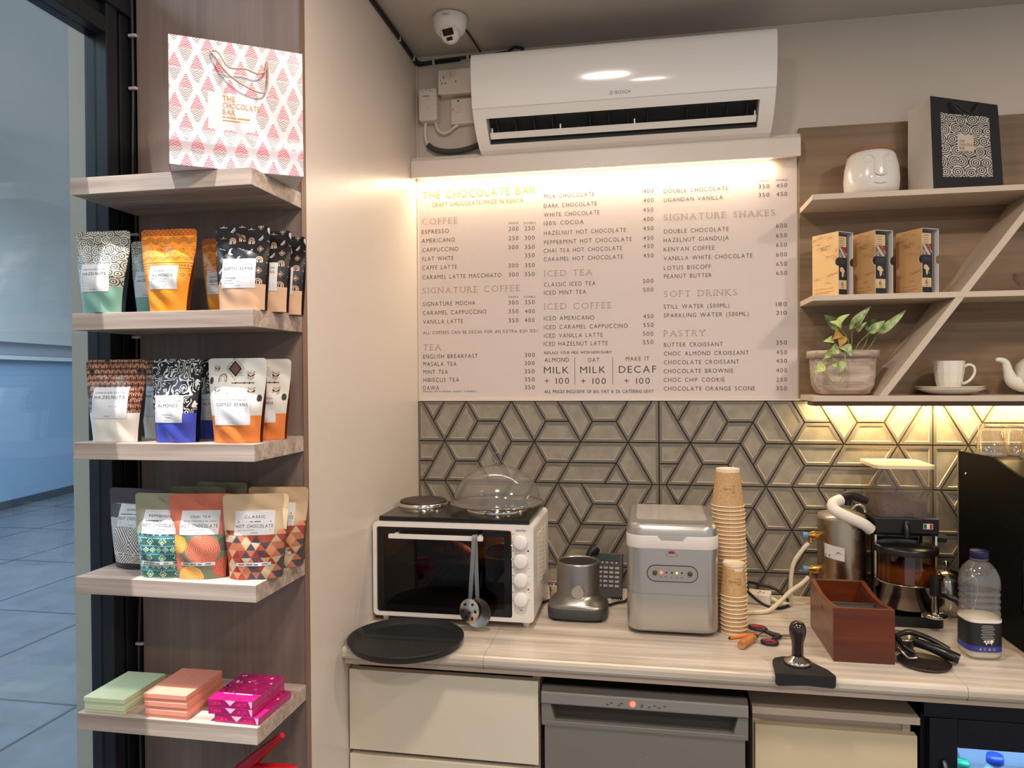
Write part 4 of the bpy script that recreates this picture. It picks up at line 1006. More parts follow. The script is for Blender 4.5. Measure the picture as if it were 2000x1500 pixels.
mb.tube([on(.62, .098, .0635), on(.42, .104, .0625), on(.24, .098, .0640), on(.17, .085, .0665), on(.16, .050, .0715)], [.0018, .0026, .0028, .0028, .003], 10, spline=5)
mb.tube([on(-.16, .050, .0715), on(0, .046, .0728), on(.16, .050, .0715)], .003, 10, spline=5)
for sg in (-1, 1): mb.tube([on(sg * .62, .086, .0655), on(sg * .45, .081, .0668), on(sg * .30, .085, .0662)], .0017, 8, spline=5)
mb.tube([on(-.2, .028, .0705), on(0, .025, .0708), on(.2, .028, .0705)], .0015, 8, spline=4)
obj('face_relief', mb, M_CER, fv)

# black gift bag
bb = thing('gift_bag', 'black paper gift bag with ringed print panel on the top wall shelf', 'gift bag', (.700, -.158, ZS[0] + .0005), math.radians(13))
WB2, HB2, DB2 = .182, .250, .115
def bf(a, b):
    return (a * WB2 + .006 * (1 - b) * (a - .2) + .001, .010 * b * b * (1 - a) * 0 + .016 * b + .003 * math.sin(PI * a) * math.sin(PI * b), b * (HB2 - .022 * a * b))
mb = MB(); mb.grid(bf, 14, 14)
obj('front_panel', mb, mat('bag_black', (34, 34, 36), .28, coat=.3), bb)
mb = MB()
mb.grid(lambda a, b: (bf(0, b)[0] + .012 * math.sin(a * PI) * b, bf(0, b)[1] + (DB2 - .016 * b) * a, bf(0, b)[2] - .006 * a), 8, 10)
mb.grid(lambda a, b: (bf(1, b)[0] - .012 * math.sin(a * PI) * b, bf(1, b)[1] + (DB2 - .016 * b) * a, bf(1, b)[2] - .006 * a), 8, 10)
mb.grid(lambda a, b: (bf(a, b)[0], bf(a, b)[1] + DB2 - .016 * b, bf(a, b)[2] - .006), 8, 10); mb.box(.002, WB2, .002, DB2, .0, .002)
obj('side_gusset', mb, mat('bag_cream', (232, 222, 206), .5), bb)
def ring_print(x, z):
    if 46 < x < 92 and 72 < z < 122: return L((206, 192, 172))
    return pt_swirl(x * 1.0, z, L((36, 32, 32)), L((206, 198, 188)), 30.0, 6.0, .46)
mb = MB(); PBk = lambda a, b, o=.0008: (lambda p: (p[0], p[1] - o, p[2]))(bf(a / WB2, b / HB2))
mb.grid(lambda a, b: PBk(.026 + a * .130, .036 + b * .172), 110, 140, 0, True, lambda a, b: ring_print(a * 138, b * 180))
obj('print_panel', mb, mat('printed_film', (200, 200, 200), .34, attr=True), bb)
mb = MB()
for k, (s, w) in enumerate((('THE', .014), ('CHOCOLATE', .042), ('BAR', .014))): text(mb, s, .074, .130 - .0095 * k, .007, w, P=lambda a, b: PBk(a, b, .0014))
bar(mb, .074, .106, .1052, .1066, P=lambda a, b: PBk(a, b, .0014)); bar(mb, .074, .096, .101, .1024, P=lambda a, b: PBk(a, b, .0014))
obj('printed_name', mb, mat('gold_foil', (176, 140, 74), .3, .8), bb)
hd = MB(); hd.tube([(.052, .010, .232), (.056, .004, .222), (.072, .000, .203), (.092, -.002, .196), (.112, .001, .208), (.124, .006, .224), (.127, .012, .232)], .0022, 8, spline=6)
hd.tube([(.052, .010, .232), (.062, .002, .224), (.085, -.004, .205), (.100, -.004, .198), (.116, .002, .214), (.127, .012, .232)], .0022, 8, spline=6)
obj('cord_handle', hd, mat('cord_black', (44, 40, 38), .5), bb)

# three kraft chocolate boxes
GK = 'open kraft chocolate boxes on the middle wall shelf'
def kraft_box(label, x, y, z, rz, shade):
    t = thing('chocolate_box', label, 'chocolate box', (x, y, z), math.radians(rz), GK)
    D_, W_, H_ = .054, .086, .168; r = .011; zc = .088
    prof = [(0, 0), (0, zc - r)] + [(r * math.sin(a), zc - r * math.cos(a)) for a in [PI * q / 10 for q in range(1, 10)]] + [(0, zc + r), (0, H_), (W_, H_), (W_, 0)]
    mb = MB()
    mb.prism(prof, -.0008, 0, 'yz', 0); mb.prism(prof, 0, .0008, 'yz', 1)
    mb.prism(prof, D_ - .0008, D_, 'yz', 1); mb.prism(prof, D_, D_ + .0008, 'yz', 0)
    mb.box(0, D_, 0, W_, H_ - .0012, H_, 1); mb.box(0, D_, 0, W_, 0, .0012, 1); mb.box(0, D_, W_ - .001, W_, 0, H_, 1)
    sl = obj('sleeve', mb, [shade, mat('card_white', (222, 216, 210), .6)], t)
    ln = MB(); PK = lambda a, b: (-.00115, a, b)
    rn = random.Random(5)
    for k in range(15):
        a, b = rn.uniform(.006, .08), rn.uniform(.030, .16)
        for q in range(7):
            an = q * PI / 3.5 + rn.uniform(-.3, .3); l_ = rn.uniform(.010, .022)
            e = (min(.085, max(.002, a + l_ * math.cos(an))), min(.166, max(.028, b + l_ * math.sin(an) * .45))); dx, dy = -math.sin(an) * .00028, math.cos(an) * .00028
            ln.add([PK(a + dx, b + dy), PK(a - dx, b - dy), PK(e[0] - dx, e[1] - dy), PK(e[0] + dx, e[1] + dy)], [(0, 1, 2, 3)])
    text(ln, 'THE CHOCOLATE BAR', .008, .018, .004, .062, P=lambda a, b: PK(.086 - a, b)); bar(ln, .014, .078, .0115, .0127, P=PK); bar(ln, .03, .078, .0075, .0087, P=PK)
    obj('printed_lines', ln, mat('kraft_ink', (164, 122, 74), .6), sl)
    bx = MB(); bx.box(.0014, .036, .004, .080, .0015, .160)
    br = obj('chocolate_bars', bx, mat('bar_black', (34, 34, 38), .35), t)
    pr = MB(); PF_ = lambda a, b: (.0014 + a, .0036, b)
    bar(pr, .003, .032, .128, .156, P=PF_, mi=0); bar(pr, .003, .032, .099, .127, P=PF_, mi=1); bar(pr, .003, .0325, .016, .040, P=PF_, mi=0)
    PG = lambda a, b: (.0014 + a, .0033, b)
    pr.add([PG(.014, .127), PG(.032, .127), PG(.032, .112)], [(0, 1, 2)], 2); pr.add([PG(.003, .127), PG(.010, .127), PG(.030, .100), PG(.022, .100)], [(0, 1, 2, 3)], 0); pr.add([PG(.02, .127), PG(.023, .127), PG(.033, .104), PG(.033, .110)], [(0, 1, 2, 3)], 0)
    for k in range(4): bar(pr, .007, .022, .1315 + k * .006, .1325 + k * .006, P=PG, mi=3)
    for k in range(4): bar(pr, .006, .030, .084 + k * .003, .0846 + k * .003, P=PG, mi=1)
    text(pr, '6', .013, .024, .012, .008, P=PG, mi=3); bar(pr, .013, .022, .0195, .0208, P=PG, mi=3)
    text(pr, 'Q', .006, .102, .010, .007, P=PG, mi=4)
    af = [(.0085, .072), (.012, .0745), (.016, .0738), (.020, .0722), (.0222, .069), (.0245, .0655), (.0265, .0645), (.0245, .061), (.0222, .058), (.0215, .054), (.0200, .050), (.0178, .0472), (.0158, .0475), (.0148, .052), (.0140, .056), (.0142, .0595), (.0130, .0620), (.0098, .0622), (.0076, .0645), (.0074, .0688)]
    pr.add([PG(a, b) for a, b in af], [tuple(range(len(af)))], 0); pr.add([PG(.0248, .0535), PG(.0262, .0550), PG(.0258, .051), PG(.0246, .0505)], [(0, 1, 2, 3)], 0)
    obj('printed_wrapper', pr, [mat('wrap_tan', (214, 184, 140), .5), mat('wrap_grey', (112, 100, 98), .5), mat('wrap_red', (168, 40, 48), .5), mat('wrap_ink', (50, 40, 36), .5), mat('wrap_white', (222, 216, 210), .5)], br)
    return t
K1, K2 = mat('kraft_light', (226, 186, 128), .6), mat('kraft_mid', (206, 162, 108), .6)
kraft_box('leftmost of the three open kraft chocolate boxes, plain sided', .4655, -.168, ZS[1] + .0008, 36, K1)
kraft_box('middle one of the three open kraft chocolate boxes', .5560, -.168, ZS[1] + .0008, 24, K2)
kraft_box('rightmost of the three open kraft chocolate boxes, next to the diagonal board', .6690, -.168, ZS[1] + .0008, 27, K2)

# potted plant
pt = thing('potted_plant', 'trailing variegated plant in a washed wood planter on the bottom wall shelf', 'potted plant', (.4915, -.095, ZS[2] + .0005), 0)
def sq(r, n=40, p=3.2, sx=1, sy=1):
    out = []
    for i in range(n):
        a = 2 * PI * i / n; c, s_ = math.cos(a), math.sin(a); k = (abs(c) ** p + abs(s_) ** p) ** (-1 / p); out.append((r * k * c * sx, r * k * s_ * sy))
    return out
rings = [(.052, .0), (.066, .006), (.0765, .028), (.0800, .060), (.0815, .1005), (.0815, .1006), (.0875, .1010), (.0888, .118), (.0870, .1205), (.0800, .1205), (.0780, .100), (.076, .098)]
mb = MB(); N = 44
vs = []
for r, z in rings: vs += [(p[0], p[1] * .80, z) for p in sq(r, N)]
mb.add(vs, [(k * N + i, k * N + (i + 1) % N, (k + 1) * N + (i + 1) % N, (k + 1) * N + i) for k in range(len(rings) - 1) for i in range(N)], 0, True)
mb.add(vs[:N], [tuple(range(N))[::-1]], 0)
mp_ = wood('planter_wash', (206, 188, 170), (150, 126, 108), 'x', 30, 110, .7)
obj('planter', mb, mp_, pt)
mb = MB(); mb.add([(p[0], p[1] * .8, .104) for p in sq(.0775, N)], [tuple(range(N))], 0)
obj('soil', mb, mat('soil', (54, 42, 34), .9, bump=.5, bscale=200), pt)
LV = [mat('leaf_green', (88, 124, 62), .4, var=.6, vscale=(60, 60, 60), rgb2=(206, 214, 150)), mat('leaf_dark', (52, 84, 42), .4, var=.5, vscale=(50, 50, 50), rgb2=(150, 174, 110)), mat('leaf_lime', (172, 196, 84), .4, var=.3, vscale=(60, 60, 60), rgb2=(222, 226, 160)), mat('leaf_old', (196, 150, 70), .5, var=.3, vscale=(60, 60, 60))]
def leaf(base, tip, w, bend, mi, roll=0.0):
    b, t_ = Vector(base), Vector(tip); ax = t_ - b; ln = ax.length; ax.normalize()
    sd = ax.cross(Vector((0, -1, 0.25))); sd = sd.normalized() if sd.length > 1e-4 else Vector((1, 0, 0)); up = sd.cross(ax).normalized()
    sd = (sd * math.cos(roll) + up * math.sin(roll)).normalized(); up = sd.cross(ax).normalized()
    mb = MB()
    def F(a, c):
        wd = w * (math.sin(PI * min(1, c ** .62)) ** .85) * (1 - .25 * c)
        s_ = (a - .5) * 2
        return b + ax * ln * c + sd * wd * s_ + up * (bend * math.sin(PI * c) * ln + abs(s_) * wd * .28)
    mb.grid(F, 6, 12)
    obj('leaf', mb, LV[mi], pt)
def stem(*pts):
    obj('stem', MB().tube(pts, [.0016, .0012], 7, spline=5), mat('stem_green', (140, 150, 84), .5), pt)
# (base, tip, half width, bend, colour)
for bs, tp, w, bd, mi, ro in (((.018, -.03, .180), (.060, -.05, .236), .0145, .12, 0, .3), ((.085, -.02, .165), (.155, -.03, .228), .0125, .1, 0, -.2), ((.004, .01, .185), (-.042, .02, .222), .018, .15, 1, .6),
        ((.070, .01, .170), (.108, .03, .212), .019, .1, 1, .5), ((.062, -.03, .166), (.098, -.04, .198), .013, .15, 0, .2), ((-.022, -.04, .185), (.006, -.06, .216), .013, .15, 2, .7), ((-.012, -.04, .178), (-.046, -.06, .196), .014, .2, 2, -.4),
        ((.010, -.04, .175), (.034, -.06, .208), .010, .1, 0, .9), ((.03, -.03, .17), (.05, -.05, .196), .007, .1, 0, .3), ((-.02, -.05, .170), (-.042, -.07, .148), .014, .2, 3, .3), ((-.012, -.05, .160), (-.022, -.06, .126), .013, .2, 3, .1),
        ((-.034, -.05, .150), (-.064, -.07, .144), .011, .2, 2, .2), ((-.015, -.06, .130), (.002, -.088, .103), .016, .25, 0, .1), ((-.05, -.07, .118), (-.066, -.084, .098), .012, .2, 2, .6), ((-.03, -.08, .128), (-.058, -.09, .112), .015, .2, 0, .4),
        ((-.068, -.085, .085), (-.093, -.09, .062), .015, .25, 2, .3), ((-.022, -.088, .092), (-.030, -.092, .058), .011, .2, 0, .2), ((-.03, -.089, .082), (-.05, -.093, .080), .006, .1, 2, .2)):
    leaf(bs, tp, w, bd, mi, ro)
stem((.02, 0, .10), (.022, -.01, .14), (.018, -.03, .18)); stem((.012, 0, .10), (.010, -.02, .15), (-.022, -.04, .185)); stem((.026, 0, .10), (.040, -.01, .14), (.062, -.03, .166)); stem((.04, 0, .10), (.07, 0, .13), (.085, -.02, .165))
stem((.0, 0, .10), (-.005, -.02, .14), (-.02, -.05, .17)); stem((.03, .01, .10), (.06, .01, .135), (.07, .01, .17)); stem((.0, -.02, .11), (-.01, -.065, .128), (-.05, -.075, .12), (-.072, -.088, .075), (-.06, -.090, .05), (-.040, -.089, .032))
stem((0, -.02, .11), (-.012, -.07, .122), (-.014, -.090, .09), (-.018, -.090, .055), (-.035, -.090, .030), (-.045, -.089, .026)); stem((-.05, -.075, .108), (-.03, -.089, .085), (-.024, -.090, .06))

# cup, saucers, teapot, glass bowl
def saucer(label, x, y, z):
    t = tag(obj('saucer', MB().lathe([(0, .002), (.036, .002), (.040, 0.0), (.043, .0005), (.060, .006), (.0815, .0155), (.0822, .0165), (.0815, .0172), (.058, .0085), (.040, .0055), (0, .0055)], n=48), mat('ceramic_cream', (228, 220, 204), .18, coat=.3)), label, 'saucer', 'saucers under the cup')
    t.location = (x, y, z); return t
SX, SY = .762, -.094
saucer('lower of the two stacked white saucers on the bottom wall shelf', SX, SY, ZS[2] + .0005)
saucer('upper of the two stacked white saucers, directly under the cup', SX - .002, SY - .001, ZS[2] + .0062)
cp = thing('coffee_cup', 'white faceted coffee cup standing on two saucers on the bottom wall shelf', 'cup', (SX - .003, SY, ZS[2] + .0122), 0)
mb = MB(); mb.lathe([(0, .001), (.024, .001), (.027, .004), (.032, .022), (.0365, .050), (.0378, .078), (.0366, .0785), (.0350, .052), (.030, .022), (.024, .007), (0, .006)], n=14, smooth=False)
obj('body', mb, mat('ceramic_cream', (228, 220, 204), .18), cp, smooth=False)
obj('handle', MB().tube([(.0352, -.004, .062), (.046, -.006, .068), (.058, -.008, .062), (.059, -.008, .044), (.048, -.006, .026), (.0318, -.003, .017)], [.0042, .0036, .0034, .0036, .004], 10, spline=6), MATS['ceramic_cream'], cp)
tp_ = thing('teapot', 'white ceramic teapot with curved spout at the right end of the bottom wall shelf', 'teapot', (.985, -.094, ZS[2] + .0005), 0)
mb = MB(); mb.lathe([(0, .001), (.036, .001), (.046, .006), (.062, .030), (.066, .055), (.060, .078), (.044, .094), (.030, .100), (.030, .102), (0, .102)], n=48)
obj('body', mb, MATS['ceramic_cream'], tp_)
obj('spout', MB().tube([(-.050, -.004, .026), (-.076, -.008, .036), (-.087, -.010, .062), (-.094, -.012, .084), (-.109, -.014, .0915), (-.118, -.015, .091)], [.021, .017, .0115, .009, .0065, .0042], 14, spline=6), MATS['ceramic_cream'], tp_)
mb = MB(); mb.lathe([(.0295, .1024), (.028, .108), (.012, .114), (.006, .116), (.008, .122), (.006, .127), (0, .128)], n=32); obj('lid', mb, MATS['ceramic_cream'], tp_)
obj('handle', MB().tube([(.058, 0, .080), (.085, 0, .088), (.100, 0, .066), (.088, 0, .036), (.062, 0, .030)], .005, 10, spline=6), MATS['ceramic_cream'], tp_)
gbw = tag(obj('glass_bowl', MB().lathe([(0, .001), (.020, .001), (.021, .004), (.010, .008), (.010, .012), (.028, .020), (.039, .036), (.041, .052), (.0398, .052), (.0375, .037), (.027, .022), (0, .016)], n=40), glass('clear_glass', (250, 248, 244), 1.6, ior=1.5)), 'small clear glass bowl on the middle wall shelf at the right edge', 'bowl')
gbw.location = (.953, -.10, ZS[1] + .0005)
# ================================================================ COUNTER AND BASE UNITS
CZ = 0.9
M_MARB = wood('marble_banded', (222, 211, 195), (178, 163, 145), 'x', 12, 48, 0.2)
ct = thing('countertop', 'long pale banded stone countertop along the back wall', 'countertop', (0.5, -.3, .862))
def slab(x0, x1, y0, y1, bull=True):
    if bull: p = [(y1, .874), (y1, .9), (y0 + .008, .9), (y0 + .003, .898), (y0, .892), (y0, .882), (y0 + .003, .876), (y0 + .008, .874)]
    else: p = [(y1, .874), (y1, .9), (y0, .9), (y0, .874)]
    return MB().prism(p, x0, x1, 'yz')
obj('slab', slab(-.7445, -.4035, -.612, -.3275), M_MARB, ct, world=True)
obj('slab', slab(-.4027, .605, -.612, -.3275), M_MARB, ct, world=True)
obj('slab', slab(.6058, 2.0, -.612, -.3275), M_MARB, ct, world=True)
obj('slab', slab(-.7445, 2.0, -.3265, -.0095, False), M_MARB, ct, world=True)
obj('underlay', MB().box(-.744, 2.0, -.600, -.012, .860, .8738), wood('underlay_stone', (206, 184, 166), (184, 162, 144), 'x', 12, 40, .5), ct, world=True)
obj('joint_filler', MB().box(-.744, 2.0, -.3274, -.3266, .872, .8988).box(.6051, .6057, -.610, -.3275, .872, .8988).box(-.4034, -.4028, -.610, -.3275, .872, .8988), mat('joint_brown', (110, 92, 76), .8), ct, world=True)

M_LAC = mat('drawer_lacquer', (226, 214, 192), 0.22)
M_CARC = mat('carcass_beige', (176, 158, 134), 0.5)
dc = thing('drawer_cabinet', 'cream gloss drawer cabinet under the left end of the countertop', 'cabinet', (-.51, -.3, 0))
mb = MB(); mb.box(-.7425, -.725, -.555, -.02, .0, .8595); mb.box(-.298, -.281, -.555, -.02, .0, .8595); mb.box(-.725, -.298, -.535, -.50, .835, .8595); mb.box(-.725, -.298, -.05, -.02, .0, .8595); mb.box(-.725, -.298, -.55, -.05, .06, .08)
obj('carcass', mb, M_CARC, dc, world=True)
obj('drawer_front', MB().box(-.7415, -.282, -.577, -.5555, .645, .838), M_LAC, dc, bevel=.001, world=True)
obj('drawer_front', MB().box(-.7415, -.282, -.577, -.5555, .36, .633), M_LAC, dc, bevel=.001, world=True)
obj('drawer_front', MB().box(-.7415, -.282, -.577, -.5555, .08, .348), M_LAC, dc, bevel=.001, world=True)

M_DW = mat('dishwasher_steel', (150, 146, 138), .36, .55, aniso=.4)
M_DK = mat('black_void', (16, 14, 14), .6)
dw = thing('dishwasher', 'grey steel dishwasher with a red lit display under the countertop', 'dishwasher', (-.05, -.3, 0))
obj('cabinet_body', MB().box(-.272, .178, -.550, -.03, .02, .816), mat('dishwasher_side', (52, 48, 44), .5), dw, bevel=.003, world=True)
obj('control_panel', MB().prism([(-.5505, .8255), (-.566, .8262), (-.583, .818), (-.586, .792), (-.5505, .792)], -.274, .180, 'yz'), M_DW, dw, bevel=.003, world=True)
mb = MB(); mb.prism([(-.274, .7905), (-.253, .7905), (-.243, .752), (-.274, .752)], -.581, -.5505, 'xz'); mb.prism([(.159, .7905), (.180, .7905), (.180, .752), (.149, .752)], -.581, -.5505, 'xz'); mb.box(-.274, .180, -.581, -.5505, .741, .7522)
hs = obj('handle_surround', mb, M_DW, dw, bevel=.0015, world=True)
obj('handle_recess', MB().box(-.2535, .160, -.556, -.5502, .7525, .7915), mat('recess_brown', (58, 50, 44), .4), dw, world=True)
obj('door', MB().box(-.268, .174, -.577, -.5505, .09, .7405), M_DW, dw, bevel=.002, world=True)
PD = lambda a, b: (a, -.5853 - (b - .805) * -.115 - .0002, b)
mb = MB(); disc(mb, -.068, .8055, .0062, P=PD); obj('display_light', mb, mat('led_red', (255, 60, 40), .4, emit=7), dw, world=True)
mb = MB()
for k, x in enumerate((-.124, -.115, -.098, -.092, -.048, -.047, -.032, -.020, -.010, .002)): bar(mb, x - .003, x + .003, .800 + .004 * (k % 2), .8018 + .004 * (k % 2), P=PD)
obj('panel_print', mb, mat('panel_print', (60, 58, 56), .4), dw, world=True)
mb = MB(); disc(mb, -.048, .690, .0065, y=-.5775, r0=.0052); obj('emblem', mb, mat('logo_grey', (120, 122, 124), .4), dw, world=True)

rc = thing('base_cabinet', 'cream base cabinet between the dishwasher and the drinks fridge', 'cabinet', (.36, -.28, 0))
mb = MB(); mb.box(.196, .212, -.525, -.02, 0, .789); mb.box(.508, .524, -.525, -.02, 0, .789); mb.box(.212, .508, -.521, -.50, .758, .789); mb.box(.212, .508, -.05, -.02, 0, .789)
obj('carcass', mb, M_CREAM, rc, world=True)
obj('top_board', MB().box(.192, .535, -.552, -.02, .7895, .8055), M_CREAM, rc, bevel=.001, world=True)
obj('door', MB().box(.199, .531, -.547, -.5255, .06, .764), mat('door_cream', (216, 196, 160), .35), rc, bevel=.001, world=True)

fr_ = thing('drinks_fridge', 'dark navy glass door drinks fridge with bluish inside light under the countertop', 'fridge', (.9, -.28, 0))
M_NAVY = mat('fridge_navy', (16, 18, 32), .3)
mb = MB(); mb.box(.556, .575, -.49, -.02, .03, .835); mb.box(1.25, 1.27, -.49, -.02, .03, .835); mb.box(.556, 1.27, -.512, -.02, .7935, .835); mb.box(.575, 1.25, -.49, -.02, .03, .06); mb.box(.575, 1.25, -.04, -.02, .06, .80)
obj('cabinet_body', mb, M_NAVY, fr_, world=True)
mb = MB(); mb.box(.566, .622, -.515, -.4905, .05, .792); mb.box(1.21, 1.262, -.515, -.4905, .05, .792); mb.box(.622, 1.21, -.515, -.4905, .730, .792); mb.box(.622, 1.21, -.515, -.4905, .05, .11)
obj('door_frame', mb, M_NAVY, fr_, bevel=.002, world=True)
obj('door_glass', MB().box(.6225, 1.2095, -.508, -.500, .1105, .7295), glass('fridge_glass', (236, 244, 250), .8), fr_, world=True)
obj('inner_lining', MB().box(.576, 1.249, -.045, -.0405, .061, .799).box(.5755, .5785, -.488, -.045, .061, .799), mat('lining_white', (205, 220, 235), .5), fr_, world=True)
obj('wire_shelf', MB().box(.58, 1.248, -.47, -.05, .470, .476), mat('shelf_wire', (200, 206, 212), .4), fr_, world=True)
obj('light_tube', MB().box(.60, 1.24, -.470, -.455, .765, .772), mat('fridge_led', (190, 222, 255), .5, emit=80), fr_, world=True)
obj('door_pull', MB().tube([(.594, -.5153, .70), (.594, -.527, .69), (.594, -.527, .52), (.594, -.5153, .51)], .005, 10), mat('pull_steel', (120, 116, 116), .3, .9), fr_, world=True)
M_PET = glass('bottle_clear', (226, 238, 246), 1.2, ior=1.4, edge=.06)
def fridge_bottle(label, x, y, r, h, capc, m):
    t = thing('drink_bottle', label, 'bottle', (x, y, .4765), 0, 'bottles in the drinks fridge')
    obj('body', MB().lathe([(0, 0), (r * .9, 0), (r, .01), (r, h * .60), (r * .9, h * .72), (r * .45, h * .86), (r * .34, h * .90), (r * .34, h * .95)], n=28), m, t)
    obj('cap', MB().lathe([(0, h + .004), (r * .40, h + .004), (r * .44, h - .002), (r * .44, h * .93), (r * .36, h * .93)], n=24), mat('cap_' + capc, {'green': (30, 140, 100), 'blue': (34, 60, 160)}[capc], .35), t)
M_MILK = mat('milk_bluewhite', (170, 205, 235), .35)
fridge_bottle('clear bottle with green cap at the left of the fridge window', .660, -.440, .032, .188, 'green', M_PET)
fridge_bottle('white bottle with blue cap in the middle of the fridge window', .735, -.418, .040, .196, 'blue', M_MILK)
fridge_bottle('white bottle with blue cap at the right edge of the fridge window', .814, -.452, .034, .180, 'blue', M_MILK)
fridge_bottle('clear bottle with green cap behind, in the corner of the fridge window', .655, -.350, .034, .232, 'green', M_PET)

# ================================================================ OVEN
ov = thing('mini_oven', 'white countertop oven with black glass door, four knobs and two hotplates', 'oven', (-.542, -.24, CZ))
M_OV = mat('oven_white', (226, 220, 212), .25, coat=.2)
X0, X1, Y0, Y1, Z0, Z1 = -.740, -.3155, -.418, -.145, .918, 1.162
mb = MB(); R = rrect(X0, X1, Z0, Z1, .012); RI = rrect(X0 + .010, -.371, Z0 + .010, Z1 - .012, .006)
# front frame ring, then shell
n = len(R)
mb.add([(p[0], Y0, p[1]) for p in R] + [(p[0], Y0, p[1]) for p in RI], [(i, (i + 1) % n, n + (i + 1) % n, n + i) for i in range(n)], 0)
mb.add([(p[0], Y0, p[1]) for p in R] + [(p[0], Y1, p[1]) for p in R], [(i, n + i, n + (i + 1) % n, (i + 1) % n) for i in range(n)], 0, True)
mb.add([(p[0], Y1, p[1]) for p in R], [tuple(range(n))], 0)
mb.add([(p[0], Y0, p[1]) for p in RI] + [(p[0], Y0 + .018, p[1]) for p in RI], [(i, (i + 1) % n, n + (i + 1) % n, n + i) for i in range(n)], 0)
bd = obj('casing', mb, M_OV, ov, world=True)
mb = MB(); cx0, cx1, cz0, cz1, cy = X0 + .0105, -.3715, Z0 + .0105, Z1 - .0125, Y1 - .02
mb.add([(cx0, Y0 + .0062, cz0), (cx1, Y0 + .0062, cz0), (cx1, Y0 + .0062, cz1), (cx0, Y0 + .0062, cz1), (cx0, cy, cz0), (cx1, cy, cz0), (cx1, cy, cz1), (cx0, cy, cz1)],
       [(0, 1, 5, 4), (1, 2, 6, 5), (2, 3, 7, 6), (3, 0, 4, 7), (4, 5, 6, 7)], 0)
obj('cavity', mb, mat('oven_cavity', (60, 40, 28), .45), ov, world=True)
mb = MB(); mb.box(cx0 + .002, cx1 - .002, -.37, -.17, 1.045, 1.048)
for k in range(14): mb.box(cx0 + .01 + k * .025, cx0 + .012 + k * .025, -.37, -.17, .985, .987)
obj('baking_rack', mb, mat('rack_steel', (90, 86, 84), .35, .8), ov, world=True)
dm = MB(); dr = rrect(X0 + .0125, -.3735, Z0 + .0125, Z1 - .0145, .005)
dm.prism(dr, Y0 + .002, Y0 + .006, 'xz')
door = obj('door_glass', dm, glass('oven_glass', (196, 188, 180), .6, ior=1.5), ov, world=True)
mb = MB(); q0 = dr; q1 = rrect(X0 + .030, -.391, Z0 + .030, Z1 - .030, .003); n = len(q0)
mb.add([(p[0], Y0 + .0015, p[1]) for p in q0] + [(p[0], Y0 + .0015, p[1]) for p in q1], [(i, (i + 1) % n, n + (i + 1) % n, n + i) for i in range(n)], 0)
obj('door_border', mb, mat('oven_black', (14, 13, 13), .10), door, world=True)
mb = MB(); mb.prism(rrect(-.685, -.438, 1.1275, 1.1385, .002), -.452, -.446, 'xz'); mb.box(-.676, -.668, -.446, Y0 + .002, 1.130, 1.136); mb.box(-.455, -.447, -.446, Y0 + .002, 1.130, 1.136)
obj('door_handle', mb, M_OV, door, world=True)
for k, z in enumerate((1.1215, 1.0745, 1.0265, .9785)):
    kb = obj('knob', MB().lathe([(.0185, 0), (.0190, .004), (.0170, .014), (.0150, .0155), (0, .0155)], n=36, axis='y').shift((-.3475, Y0 - .0003, z)), mat('knob_white', (236, 230, 224), .3), ov, world=True)
mb = MB(); PO = lambda a, b: (a, Y0 - .0004, b)
text(mb, 'simfer', -.360, 1.1475, .0066, .026, P=PO, gap=.12)
for k in range(9): bar(mb, -.3695, -.3668, 1.140 - k * .021, 1.142 - k * .021, P=PO)
for k in range(5): bar(mb, -.3285, -.3255, 1.055 - k * .02, 1.0558 - k * .02, P=PO)
bar(mb, -.331, -.327, 1.0975, 1.1015, P=PO); bar(mb, -.352, -.343, .9485, .9500, P=PO)
obj('panel_lettering', mb, mat('print_black', (36, 34, 34), .5), ov, world=True)
mb = MB(); disc(mb, -.329, 1.0025, .0026, P=PO); obj('pilot_light', mb, mat('pilot_red', (196, 40, 44), .3), ov, world=True)
mb = MB()
for c in range(3):
    for k in range(12): mb.prism([(-.350 + c * .058, 1.12 - k * .0115), (-.308 + c * .058, 1.126 - k * .0115), (-.308 + c * .058, 1.1295 - k * .0115), (-.350 + c * .058, 1.1235 - k * .0115)], X1 + .0002, X1 + .0016, 'yz')
obj('side_louvers', mb, mat('louver_cream', (206, 194, 176), .4), ov, world=True)
for x in (-.715, -.340):
    for y in (-.39, -.17): obj('foot', MB().lathe([(0, 0), (.0075, 0), (.0085, .006), (.0125, .0185), (0, .0185)], (x, y, CZ + .0002), 20), M_OV, ov, world=True)
obj('hotplate_base', MB().box(-.728, -.328, -.404, -.150, 1.1624, 1.1745), mat('hob_black', (18, 17, 16), .16), ov, bevel=.002, world=True)
for cx, cy_, r in ((-.662, -.225, .066), (-.440, -.262, .083)):
    hp = obj('hotplate', MB().lathe([(r + .004, 1.1748), (r + .004, 1.1835), (r, 1.1855), (r, 1.1748)], (cx, cy_, 0), 48), mat('chrome', (214, 208, 198), .12, 1.0), ov, world=True)
    obj('plate_surface', MB().lathe([(0, 1.1900), (r - .004, 1.1905), (r - .0005, 1.1885), (r - .0005, 1.178)], (cx, cy_, 0), 48), mat('cast_iron', (58, 46, 42), .55), hp, world=True)
